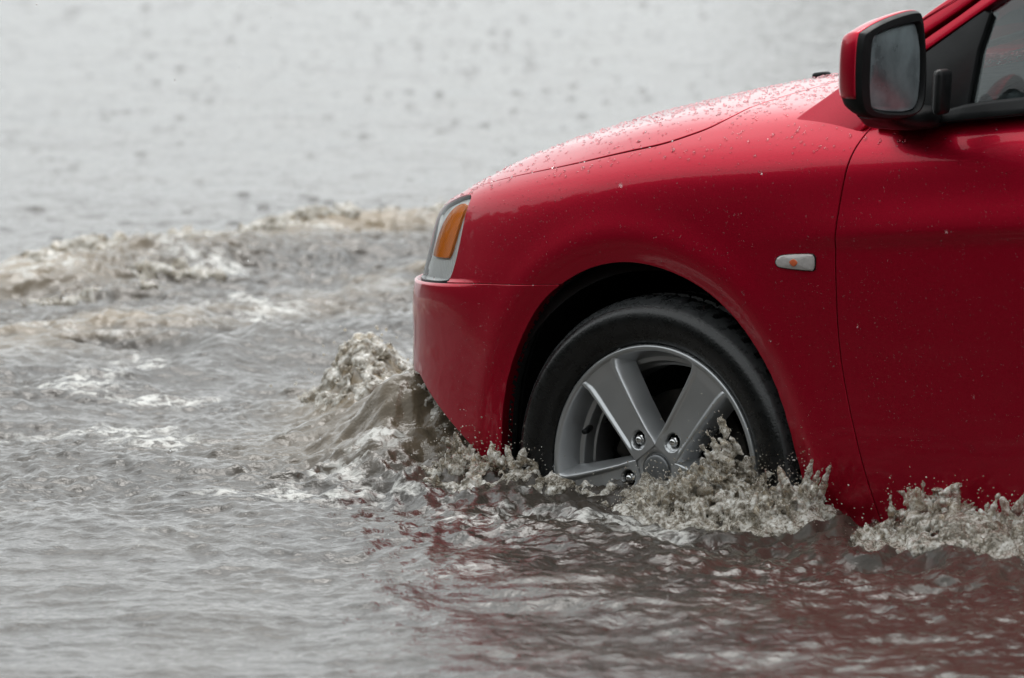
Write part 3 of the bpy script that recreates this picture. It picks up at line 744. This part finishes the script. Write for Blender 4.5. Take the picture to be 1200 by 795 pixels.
ds = np.concatenate([-np.geomspace(900, 4.6, 22), seg(-4.5, -3.2, .05), seg(-3.2, 1.9, .0075), seg(1.9, 6.4, .012), seg(6.4, 27, .03), np.geomspace(27.1, 3000, 36)])
RR, DD = np.meshgrid(rs, ds); 
WX = _r[0]*RR-_r[1]*DD; WY = _r[1]*RR+_r[0]*DD
HH = np.zeros(WX.shape); FO = np.zeros(WX.shape); TA = np.zeros(WX.shape)
nr_ = (np.abs(RR) < 12) & (DD > -14) & (DD < 31)
h_, f_, t_ = water_field(WX[nr_], WY[nr_]); fd = (1-smooth01(DD[nr_], 22, 30))*(1-smooth01(np.abs(RR[nr_]), 5, 10))*(1-smooth01(-DD[nr_], 9, 13))
HH[nr_] = h_*fd+(1-fd)*0; FO[nr_] = f_*fd*(1-smooth01(np.abs(RR[nr_]), 3.0, 4.5)); TA[nr_] = t_*fd
# rain striking the surface: a dimple with one or two rings each, of every age
ndrop = 3000
pr = rng.uniform(-3, 3, ndrop*2); pd = -3.2+26*rng.random(ndrop*2)**1.3
i0 = np.searchsorted(ds, pd); j0 = np.searchsorted(rs, pr)
for a in range(ndrop*2):
    age = rng.uniform(.15, 1)**1.3; R0 = .008+.05*age; A_ = rng.uniform(.0022, .0052)*(1-.75*age); far = pd[a] > 6
    if rng.random() < .26: R0 = .006; A_ = rng.uniform(.010,.022)
    wdt = R0+.03
    A_ *= .45+.55*float(smooth01(pd[a], -1.0, 2.0))
    sl_ = (slice(np.searchsorted(ds, pd[a]-wdt), np.searchsorted(ds, pd[a]+wdt)), slice(np.searchsorted(rs, pr[a]-wdt), np.searchsorted(rs, pr[a]+wdt)))
    if sl_[0].start == sl_[0].stop or sl_[1].start == sl_[1].stop: continue
    q = np.hypot(RR[sl_]-pr[a], DD[sl_]-pd[a]); HH[sl_] += A_*np.exp(-((q-R0)/.011)**2)-A_*.6*np.exp(-((q-R0*.62)/.011)**2)
ALLV = np.stack([WX, WY, HH], -1).reshape(-1,3)

def make_water():
    m, n, p = new_mat('flood_water')
    geo = n.nodes.new('ShaderNodeNewGeometry'); pos = geo.outputs['Position']
    af = n.nodes.new('ShaderNodeAttribute'); af.attribute_name = 'foam'; at = n.nodes.new('ShaderNodeAttribute'); at.attribute_name = 'silt'
    fine = tex_noise(n, 30, 6, .65, pos, .8)
    mud = ramp(n, tex_noise(n, 3, 4, .6, pos, .5), [(.3, (.036,.030,.025)), (.7, (.066,.055,.044))])
    def mix(fac, a, b):
        x = n.nodes.new('ShaderNodeMix'); x.data_type = 'RGBA'
        n.links.new(fac, x.inputs[0]); n.links.new(a, x.inputs[6])
        if hasattr(b, 'links'): n.links.new(b, x.inputs[7])
        else: x.inputs[7].default_value = (*b, 1)
        return x.outputs[2]
    def mth(op, a, b):
        x = n.nodes.new('ShaderNodeMath'); x.operation = op; x.use_clamp = True
        for i_, q in enumerate((a, b)):
            if hasattr(q, 'links'): n.links.new(q, x.inputs[i_])
            else: x.inputs[i_].default_value = q
        return x.outputs[0]
    c = mix(at.outputs['Fac'], mud, (.24,.185,.12))
    lace = ramp(n, fine, [(.42, 0.), (.62, 1.)])
    fo = mth('MULTIPLY', af.outputs['Fac'], lace)
    fo2 = ramp(n, mth('ADD', fo, mth('MULTIPLY', af.outputs['Fac'], .25)), [(.25, 0.), (.85, 1.)])
    c = mix(fo2, c, (.60,.59,.56)); n.links.new(c, p.inputs['Base Color'])
    n.links.new(ramp(n, fo2, [(0, .045), (1, .42)]), p.inputs['Roughness'])
    setp(p, ior=1.333, spec=.5)
    b1 = bump(n, tex_noise(n, 26, 3, .55, pos, .3), None, .45, .012)
    b1 = bump(n, tex_noise(n, 6, 3, .6, pos, .5), None, .14, .030, b1)
    b2 = bump(n, tex_noise(n, 95, 3, .6, pos, .4), None, .35, .003, b1)
    bump(n, fine, p, .5, .004, b2)
    return m
M['water'] = make_water()
water = link_mesh('water', ALLV, grid_faces(len(ds), len(rs)), M['water']); tag(water, kind='structure')
for nm, arr in (('foam', FO), ('silt', TA)):
    at_ = water.data.attributes.new(nm, 'FLOAT', 'POINT'); at_.data.foreach_set('value', arr.astype(np.float32).ravel())
# ---------------------------------------------------------------- broken water: churned splashes
def make_froth():
    m, n, p = new_mat('churned_water'); pos = obj_coord(n)
    def vor(scale, feat='F1'):
        v = n.nodes.new('ShaderNodeTexVoronoi'); v.inputs['Scale'].default_value = scale; v.feature = feat
        w_ = n.nodes.new('ShaderNodeMix'); w_.data_type = 'VECTOR'; w_.inputs[0].default_value = .006
        nz = n.nodes.new('ShaderNodeTexNoise'); nz.inputs['Scale'].default_value = 40; n.links.new(pos, nz.inputs['Vector'])
        n.links.new(pos, w_.inputs[4]); n.links.new(nz.outputs['Color'], w_.inputs[5]); n.links.new(w_.outputs[1], v.inputs['Vector'])
        return v.outputs['Distance']
    f = tex_noise(n, 26, 5, .7, pos, .6); fine = tex_noise(n, 120, 4, .7, pos, .5)
    def mth(op, a, b):
        x = n.nodes.new('ShaderNodeMath'); x.operation = op
        for i_, q in enumerate((a, b)):
            if hasattr(q, 'links'): n.links.new(q, x.inputs[i_])
            else: x.inputs[i_].default_value = q
        return x.outputs[0]
    mixf = mth('ADD', mth('MULTIPLY', f, .45), mth('MULTIPLY', fine, .55))
    n.links.new(ramp(n, mixf, [(.34, (.60,.46,.29)), (.46, (.84,.73,.57)), (.56, (.97,.92,.84)), (.66, (1,.99,.97))]), p.inputs['Base Color'])
    n.links.new(ramp(n, mixf, [(.44, .84), (.62, .22)]), p.inputs['Transmission Weight'])
    setp(p, rough=.03, ior=1.33, spec=.8)
    b = bump(n, vor(150), None, .26, .004)
    b = bump(n, vor(330), None, .16, .002, b)
    bump(n, fine, p, .22, .004, b)
    return m
M['froth'] = make_froth()
bm = bmesh.new(); bmesh.ops.create_icosphere(bm, subdivisions=1, radius=1); ICO_V = np.array([v.co[:] for v in bm.verts]); ICO_F = np.array([[v.index for v in f.verts] for f in bm.faces]); bm.free()
bm = bmesh.new(); bmesh.ops.create_icosphere(bm, subdivisions=2, radius=1); ICO2_V = np.array([v.co[:] for v in bm.verts]); ICO2_F = np.array([[v.index for v in f.verts] for f in bm.faces]); bm.free()
def balls(P, r, fine=False, stretch=None):
    iv, if_ = (ICO2_V, ICO2_F) if fine else (ICO_V, ICO_F)
    P = np.asarray(P); r = np.asarray(r); s = iv[None]*r[:,None,None]
    if stretch is not None: s = s*np.asarray(stretch)[:,None,:]
    V = (P[:,None]+s).reshape(-1,3); F = (if_[None]+(np.arange(len(P))*len(iv))[:,None,None]).reshape(-1,3); return V, F
def splash(name, label, P, r, drops, dr, voxel, rough_amp, rough_scale, seed, squash=None, kind=None, smooth=7, chain=None, cat='splash', group=None):
    if chain is not None:                        # a submerged body of water joins the heap into one piece
        c = np.asarray(chain, float); n_ = int(np.linalg.norm(np.diff(c, axis=0), axis=1).sum()/.008)+2
        tt_ = np.linspace(0, len(c)-1, n_); Q = np.column_stack([np.interp(tt_, np.arange(len(c)), c[:,0]), np.interp(tt_, np.arange(len(c)), c[:,1])])
        Q = np.column_stack([Q, wh(Q[:,0], Q[:,1])-.022]); P = np.concatenate([P, Q]); r = np.concatenate([r, np.full(len(Q), .015)])
    g_ = np.random.default_rng(seed+99); squash = np.exp(g_.normal(0, .38, (len(P),3))) if squash is None else squash
    V, F = balls(P, r, False, squash)
    t_ = link_mesh('tmp_shape', V, F); md = t_.modifiers.new('r', 'REMESH'); md.mode = 'VOXEL'; md.voxel_size = voxel
    sm = t_.modifiers.new('s', 'SMOOTH'); sm.factor = .6; sm.iterations = smooth
    dg = bpy.context.evaluated_depsgraph_get(); ev = t_.evaluated_get(dg); me = ev.to_mesh()
    n = len(me.vertices); co = np.empty(n*3, np.float32); me.vertices.foreach_get('co', co); co = co.reshape(-1,3).astype(float)
    no = np.empty(n*3, np.float32); me.vertices.foreach_get('normal', no); no = no.reshape(-1,3).astype(float)
    k = len(me.polygons); lt = np.empty(k, np.int32); me.polygons.foreach_get('loop_total', lt)
    li = np.empty(len(me.loops), np.int32); me.loops.foreach_get('vertex_index', li); ev.to_mesh_clear()
    FF = li.reshape(-1,4) if (lt == 4).all() else None
    if FF is None:
        st = np.concatenate([[0], np.cumsum(lt)]); FF = [li[st[i]:st[i+1]].tolist() for i in range(k)]
    bpy.data.objects.remove(t_)
    if isinstance(FF, np.ndarray):               # drop crumbs that float free of the heap
        lab = np.arange(len(co))
        for _ in range(400):
            m_l = lab[FF].min(1); new = lab.copy(); np.minimum.at(new, FF.ravel(), np.repeat(m_l, 4)); new = new[new]
            if (new == lab).all(): break
            lab = new
        u_, c_n = np.unique(lab, return_counts=True); keep_ = lab == u_[c_n.argmax()]
        ix_ = np.cumsum(keep_)-1; FF = ix_[FF[keep_[FF].all(1)]]; co = co[keep_]; no = no[keep_]
    s = rough_scale
    q = 1-2*np.abs(noise3(co[:,0]*s, co[:,1]*s, co[:,2]*s, seed)); q2 = 1-2*np.abs(noise3(co[:,0]*s*2.3, co[:,1]*s*2.3, co[:,2]*s*2.3, seed+1))
    big = noise3(co[:,0]*s*.35, co[:,1]*s*.35, co[:,2]*s*.35, seed+2)
    co = co+no*(rough_amp*(q*.8+q2*.25+big*1.7))[:,None]
    if len(drops):
        V2, F2 = balls(drops, dr, True)
        if isinstance(FF, np.ndarray): FF = FF.tolist()
        FF = FF+(F2+len(co)).tolist(); co = np.concatenate([co, V2])
    o = link_mesh(name, co, FF, M['froth']); tag(o, label, cat, group, kind); return o
def wh(x, y): return water_field(np.atleast_1d(x), np.atleast_1d(y))[0]
def mound(g, n, xr, yr, env, rmin, rmax, top=1.0, cover=.55):
    """balls heaped under the height env(x,y) above the water"""
    x = g.uniform(*xr, n); y = g.uniform(*yr, n); e = env(x, y); k = g.random(n)**cover*(.55+.45*g.random(n))
    keep = (e > .006)
    x, y, e, k = x[keep], y[keep], e[keep], k[keep]
    z = wh(x, y)-.008+e*k; r = g.uniform(rmin, rmax, len(x))*(1.25-.75*k)
    return np.column_stack([x, y, z]), r
def spray(g, n, P, up, spread, rmin=.0006, rmax=.0019):
    i = g.integers(0, len(P), n); d = np.abs(g.normal(0, 1, n)); Q = P[i]+np.column_stack([g.normal(0, spread, n), g.normal(-spread*.4, spread*.6, n), d*up])
    return Q, g.uniform(rmin, rmax, n)*g.uniform(.5, 1, n)
g = np.random.default_rng(3)
def fingers(g, n, xr, yr, env, lmin=.015, lmax=.05, rad=.0042):
    """torn strands and little curls of water standing out of the heap"""
    out = []
    for _ in range(n):
        x, y = g.uniform(*xr), g.uniform(*yr); e = float(np.atleast_1d(env(np.array([x]), np.array([y])))[0])
        if e < .02: continue
        L = g.uniform(lmin, lmax); th = g.uniform(0, 2*math.pi); ln = g.uniform(.1, .9); z0 = float(wh(x, y)[0])-.005+e*g.uniform(.55, .95)
        for k in np.linspace(0, 1, 12):
            out.append((x+math.cos(th)*ln*L*k, y+math.sin(th)*ln*L*k*.6-.004*k, z0+L*(k-.55*ln*k*k), rad*(1-k)**.6+.0016+.0016*(k > .93)))
    out = np.array(out); return out[:,:3], out[:,3]
# thrown up in front of the turning wheel
ex = lambda pts: (lambda x: np.interp(x, [p[0] for p in pts], [p[1] for p in pts]))
eA = ex([(-.10,0),(-.05,.008),(.0,.016),(.045,.040),(.085,.095),(.12,.165),(.16,.190),(.20,.165),(.235,.10),(.27,.075),(.32,.070),(.355,.080),(.385,.045),(.415,.0)])
envA = lambda x, y: eA(x)*(.72+.45*noise2(x*14, y*12, 3)+.25*noise2(x*40, y*40, 4))*np.exp(-(np.clip(-.045-y,0,9)/.065)**2)*np.exp(-(np.clip(y-.02,0,9)/.05)**2)
P, r = mound(g, 4200, (-.10,.45), (-.20,.05), envA, .004, .011)
Pf, rf = fingers(g, 70, (-.03,.39), (-.16,.0), envA); P = np.concatenate([P, Pf]); r = np.concatenate([r, rf])
J = []                                                       # small torn crowns standing up from the heap
for x0, y0, hh, lean in ((.36,-.03,.115,.012),(.380,-.02,.105,.018),(.375,-.05,.085,.02),(.345,-.05,.10,-.01)):
    for k in np.linspace(0, 1, 16): J.append((x0+lean*k**1.5*2, y0-.01*k, .02+hh*k, .0075*(1-k)**.7+.0022))
J = np.array(J); P = np.concatenate([P, J[:,:3]]); r = np.concatenate([r, J[:,3]])
d, dr = spray(g, 1800, P, .026, .022)
splash('water_splash', 'tall muddy splash thrown up across the lower spokes of the front wheel', P, r, d, dr, .0030, .0022, 80, 5, smooth=3, chain=[(-.08,-.05),(.39,-.05)])
# between bumper corner and tyre
eB = ex([(-.50,0),(-.46,.03),(-.40,.045),(-.35,.085),(-.31,.095),(-.27,.045),(-.23,.018),(-.12,.010),(-.04,.0)])
envB = lambda x, y: eB(x)*(.75+.5*noise2(x*16, y*14, 13))*np.exp(-((y+.0)/.055)**2)
P, r = mound(g, 900, (-.50,-.03), (-.12,.10), envB, .005, .012); Pf, rf = fingers(g, 22, (-.48,-.15), (-.08,.03), envB); P = np.concatenate([P, Pf]); r = np.concatenate([r, rf]); d, dr = spray(g, 400, P, .025, .025)
splash('water_splash', 'small clear splash squeezed between the bumper corner and the tyre', P, r, d, dr, .0030, .0020, 80, 6, smooth=3, chain=[(-.45,0),(-.08,-.01)])
# below the door
eC = ex([(.50,0),(.53,.02),(.555,.045),(.585,.080),(.62,.088),(.68,.085),(.74,.060),(.80,.052),(.90,.06),(1.0,.03),(1.1,0)])
envC = lambda x, y: eC(x)*(.75+.45*noise2(x*13, y*12, 23)+.2*noise2(x*40, y*40, 24))*np.exp(-(np.clip(-.05-y,0,9)/.085)**2)*np.exp(-(np.clip(y-.01,0,9)/.05)**2)
P, r = mound(g, 4200, (.43,1.1), (-.24,.04), envC, .004, .012)
Pf, rf = fingers(g, 70, (.54,1.05), (-.18,.0), envC); P = np.concatenate([P, Pf]); r = np.concatenate([r, rf])
J = []
for x0, y0, hh, lean in ((.735,-.05,.085,.012),(.755,-.06,.10,.015),(.60,-.02,.10,.0),(.66,-.02,.105,.01)):
    for k in np.linspace(0, 1, 12): J.append((x0+lean*k**1.5*2, y0, .02+hh*k, .007*(1-k)**.7+.002))
J = np.array(J); P = np.concatenate([P, J[:,:3]]); r = np.concatenate([r, J[:,3]]); d, dr = spray(g, 1500, P, .022, .03)
splash('water_splash', 'wide low splash rolling out under the front door sill', P, r, d, dr, .0034, .0022, 80, 7, smooth=3, chain=[(.53,-.05),(1.08,-.05)])
# churned water sliding past the bumper's slanting lower edge
envE = lambda x, y: .020*(.6+.8*noise2(x*11, y*11, 33))*np.exp(-((y-(-.02-.9*(x+.40)))/.07)**2)*smooth01(x,-.86,-.72)*(1-smooth01(x,-.50,-.40))
P, r = mound(g, 2200, (-.86,-.40), (-.08,.5), envE, .003, .009); d, dr = spray(g, 110, P, .03, .03)
splash('water_splash', 'churned water sliding along the slanting lower edge of the bumper', P, r, d, dr, .0038, .0022, 70, 8, smooth=10, chain=[(-.84,.37),(-.42,0)])
# curl thrown forward off the nose
def envD(x, y):
    r0, d0 = AX(x, y)
    return .070*np.exp(-((r0+.55+.25*(d0-1.42))/.075)**2)*np.exp(-((d0-1.42)/.20)**2)*(.75+.5*noise2(x*9, y*9, 43)+.35*noise2(x*30, y*30, 44))
P, r = mound(g, 4500, (-1.75,-1.0), (.45,1.25), envD, .005, .013); d, dr = spray(g, 120, P, .02, .03, .0015, .004)
splash('water_splash', 'brown breaking curl of water pushed up ahead of the front bumper', P, r, d, dr, .0045, .0030, 60, 9, smooth=14, chain=[(-1.25,.60),(-1.38,.80),(-1.55,1.0)])
# broken crest of the surge, in two heaps far ahead of the car
def crest_heap(yr, A_, n, seed, label, x0=0):
    wobf = lambda y, x: .22*noise2(y*.9, x*.15+3, 5)+.09*noise2(y*3.1, 2, 6)
    def env(x, y):
        u1 = x+3.80-.15*(4-y)+wobf(y, x)-.05*np.sin(y*1.3)+x0
        return A_*crest(u1-.02, .06, .12)*(.35+1.1*noise2(x*4, y*4, seed)+.6*noise2(x*13, y*13, seed+1))*smooth01(y, yr[0], yr[0]+.2)*(1-smooth01(y, yr[1]-.2, yr[1]))
    ys_ = np.linspace(yr[0]+.08, yr[1]-.08, 20); xs_ = np.full(20, -3.8)
    for _ in range(12): xs_ = -3.78+.15*(4-ys_)-wobf(ys_, xs_)+.05*np.sin(ys_*1.3)-x0
    ch = np.column_stack([xs_, ys_])
    P, r = mound(g, n, (-4.4-x0,-3.1-x0), yr, env, .008, .018); d, dr = spray(g, 70, P, .015, .03, .002, .004)
    splash('breaking_crest', label, P, r, d, dr, .008, .007, 30, seed, cat='wave crest', smooth=10, chain=ch)
crest_heap((1.9,3.25), .042, 4500, 51, 'frothy tan wave crest at the far left of the flood')
crest_heap((3.1,4.6), .036, 4500, 55, 'pale breaking wave crest halfway between the left edge and the headlight')
crest_heap((1.5,2.7), .034, 3000, 58, 'lower rounded roller just in front of the leftmost crest', -.38)

# ---------------------------------------------------------------- rain: beads on the paint, drops in the air
m_, n_, p_ = new_mat('rain_bead'); setp(p_, base=(1,1,1), rough=.02, trans=1, ior=1.36, coat=.35, coatr=.03, coatior=1.5); M['bead'] = p_ and m_
def beads(npts, sel, rr, seed, name, label):
    g = np.random.default_rng(seed)
    V, F = panel_data([fx(lambda x,z,t,s: x+1.2)], sel)
    tri = np.array([q for q in QUADS if sel(BASE[q]).all()]); A0 = BASE[tri[:,0],:3]; A1 = BASE[tri[:,1],:3]; A2 = BASE[tri[:,3],:3]
    ar = np.linalg.norm(np.cross(A1-A0, A2-A0), axis=1); k = g.choice(len(tri), npts, p=ar/ar.sum()); a = g.random(npts)[:,None]; b = g.random(npts)[:,None]
    q = tri[k]; W = (1-a)*(1-b)*BASE[q[:,0]]+a*(1-b)*BASE[q[:,1]]+a*b*BASE[q[:,2]]+(1-a)*b*BASE[q[:,3]]
    P, N = W[:,:3], W[:,3:6]/np.linalg.norm(W[:,3:6], axis=1, keepdims=True)
    ok = (sdist(P[:,0], P[:,2], ARCH) > .01) & (np.abs(P[:,0]-xdoor(P[:,2])) > .007) & ((P[:,0] < .4) | (P[:,2] < zbelt(P[:,0])-.01))
    P, N = P[ok], N[ok]; r = g.uniform(rr[0], rr[1], len(P))*g.uniform(.5, 1, len(P))**1.5
    nx = 9; dome = [(1.0,0),(.92,.30),(.68,.55),(.34,.68)]
    T1 = np.cross(N, [0,0,1.]); T1 /= np.linalg.norm(T1, axis=1, keepdims=True)+1e-9; T2 = np.cross(N, T1)
    el = g.uniform(1, 1.35, len(P))
    ring = []
    for f_, hgt in dome:
        for a in range(nx):
            an = 2*math.pi*a/nx; ring.append(P+T1*(r*f_*math.cos(an))[:,None]+T2*(r*f_*el*math.sin(an))[:,None]+N*(r*hgt-.0002)[:,None])
    ring.append(P+N*(r*.73)[:,None])
    Vv = np.stack(ring, 1); m = Vv.shape[1]; F = []
    for l in range(3):
        for a in range(nx): F.append([l*nx+a, l*nx+(a+1)%nx, (l+1)*nx+(a+1)%nx, (l+1)*nx+a])
    F4 = np.array(F); F3 = [[3*nx+a, 3*nx+(a+1)%nx, 4*nx, 4*nx] for a in range(nx)]
    off = (np.arange(len(P))*m)[:,None,None]
    quads = (F4[None]+off).reshape(-1,4); tris = (np.array(F3)[:,:3][None]+off).reshape(-1,3)
    bot = (np.array([list(range(nx))[::-1]])[None]+off).reshape(-1,nx)
    o = link_mesh(name, Vv.reshape(-1,3), quads.tolist()+tris.tolist()+bot.tolist(), M['bead']); tag(o, label, 'raindrops', None, 'stuff'); return o
beads(3300, lambda V: (V[:,6] > 6.9) & (V[:,6] < 15) & (V[:,7] < 11) & (V[:,7] > 3.3), (.0016,.0042), 21, 'raindrops', 'rain beads standing on the bonnet and the top of the wing')
beads(5500, lambda V: (V[:,6] > 2.2) & (V[:,6] < 6.9) & (V[:,7] > 4.6) & (V[:,7] < 12.5), (.0008,.0018), 22, 'raindrops', 'small rain beads clinging to the side of the red car')
n_air = 380
rr_ = g.uniform(-1.3, 1.3, n_air); dd_ = g.uniform(-2.2, 6, n_air); zz_ = g.uniform(.05, 1.6, n_air)
P = np.column_stack([_r[0]*rr_-_r[1]*dd_, _r[1]*rr_+_r[0]*dd_, zz_])
ok = ~((P[:,1] > -.05) & (P[:,0] > -.95)); P = P[ok]
V, F = balls(P, g.uniform(.0007,.0013,len(P)), False, np.tile([1,1,3.0],(len(P),1))); o = link_mesh('falling_rain', V, F, M['bead']); tag(o, 'scattered raindrops falling through the air around the car', 'raindrops', None, 'stuff')
# ---------------------------------------------------------------- trees on the street side behind the photographer
def make_leaf():
    m, n, p = new_mat('leaves'); f = tex_noise(n, 1.5, 3, .6)
    n.links.new(ramp(n, f, [(.3, (.022,.040,.014)), (.7, (.05,.085,.03))]), p.inputs['Base Color']); setp(p, rough=.6); return m
M['leaf'] = make_leaf(); M['bark'] = simple('bark', (.07,.055,.045), .9, var=.4, scale=6, bmp=.5)
def tree_mesh(seed, h, r, nleaf):
    g = np.random.default_rng(seed)
    nl = 26; cen = np.column_stack([g.normal(0, r*.42, nl), g.normal(0, r*.42, nl), h*(.28+.66*g.random(nl))]); rad = r*g.uniform(.22,.45,nl)
    k = g.integers(0, nl, nleaf); d = g.normal(size=(nleaf,3)); d /= np.linalg.norm(d, axis=1, keepdims=True)
    c = cen[k]+d*(rad[k]*g.random(nleaf)**.45)[:,None]
    a = g.normal(size=(nleaf,3)); a /= np.linalg.norm(a,axis=1,keepdims=True); b = np.cross(a, g.normal(size=(nleaf,3))); b /= np.linalg.norm(b,axis=1,keepdims=True)
    s = g.uniform(.10,.24,nleaf)[:,None]
    V = np.stack([c-a*s, c-b*s*.5, c+a*s, c+b*s*.5], 1).reshape(-1,3); F = np.arange(nleaf*4).reshape(-1,4)
    return V, F, cen
variants = []
def place_tree(loc, seed, h, r, nl, rz, sc_, label, group):
    t = thing('tree', label, 'tree', loc, group); t.rotation_euler.z = rz; t.scale = (sc_,)*3
    if seed not in variants_d:
        V, F, cen = tree_mesh(seed, h, r, nl)
        cr_ = link_mesh('crown', V, F, M['leaf'], t, smooth=False)
        tr = tube('trunk', [(0,0,-.5),(.05,0,h*.2),(0,.08,h*.45),(.05,0,h*.8)], [r*.075,r*.06,r*.045,.03], M['bark'], t, 10)
        for q in cen[:7]:
            l = tube('limb', [(0,.03,h*.28),tuple(np.array([0,0,h*.34])*.5+q*.5),tuple(q)], [r*.03,r*.022,.02], M['bark'], tr, 6)
        variants_d[seed] = (cr_, tr)
    else:
        cr_, tr = variants_d[seed]; c_ = cr_.copy(); COL.objects.link(c_); c_.parent = t
        t2_ = tr.copy(); COL.objects.link(t2_); t2_.parent = t
        for l in tr.children: l2 = l.copy(); COL.objects.link(l2); l2.parent = t2_
    return t
variants_d = {}
for i, x in enumerate(np.arange(-44, 40, 3.4)):
    place_tree((x+rng.uniform(-.8,.8), -16+rng.uniform(-1.2,1.2)-.002*x*x, -.2), 100+i % 3, 9, 3.4, 13000, rng.uniform(0,6), rng.uniform(.75,1.05),
               'broad leafy street tree standing in the flood behind the viewpoint', 'street trees behind the viewpoint')

for i, y in enumerate(np.arange(-16, 17, 3.8)):  # unseen trees added ahead, giving the car's nose dark reflections
    place_tree((-40+rng.uniform(-1.5,1.5), y+rng.uniform(-.8,.8), -.2), 100+i % 3, 9, 3.4, 13000, rng.uniform(0,6), rng.uniform(.75,1.0),
               'unseen leafy tree added ahead of the car to darken reflections on its nose', 'added trees ahead of the car')

added_hedge0 = None
def place_added_hedge(loc, rz, group, label):  # unseen foliage rows, added to close bright gaps reflected in the paint
    global added_hedge0
    t = thing('added_hedge', label, 'added_hedge', loc, group); t.rotation_euler.z = rz
    if added_hedge0 is None:
        g_ = np.random.default_rng(8); n = 9000
        c = np.column_stack([g_.uniform(-3.4,3.4,n), g_.uniform(-.8,.8,n), g_.random(n)*3.3]); c[:,2] *= 1+.12*np.sin(c[:,0]*1.9)
        a = g_.normal(size=(n,3)); a /= np.linalg.norm(a,axis=1,keepdims=True); b = np.cross(a, g_.normal(size=(n,3))); b /= np.linalg.norm(b,axis=1,keepdims=True); s = g_.uniform(.08,.18,n)[:,None]
        V = np.stack([c-a*s, c-b*s*.6, c+a*s, c+b*s*.6], 1).reshape(-1,3); added_hedge0 = link_mesh('foliage', V, np.arange(n*4).reshape(-1,4), M['leaf'], t, smooth=False)
    else:
        c_ = added_hedge0.copy(); COL.objects.link(c_); c_.parent = t
for x in np.arange(-45, 42, 6.4): place_added_hedge((x, -19.5-.002*x*x, -.2), -.004*x, 'added hedgerow behind the viewpoint', 'unseen dense green hedgerow section added behind the viewpoint to darken reflections in the paint')
for y in np.arange(-18, 18, 6.4): place_added_hedge((-43, y, -.2), R(90), 'added hedgerow ahead of the car', 'unseen dense green hedgerow section added ahead of the car to darken reflections on its nose')

for u_, s__ in ((1010, .84), (1130, .86)):
    d = _v+_r*(u_-600)/FPX; d = d/np.hypot(d[0], d[1])
    place_tree((CAM[0]+d[0]*150, CAM[1]+d[1]*150, -.3), 100, 9, 3.4, 13000, u_, s__, 'distant tree on the far bank of the flood', 'trees on the far bank')
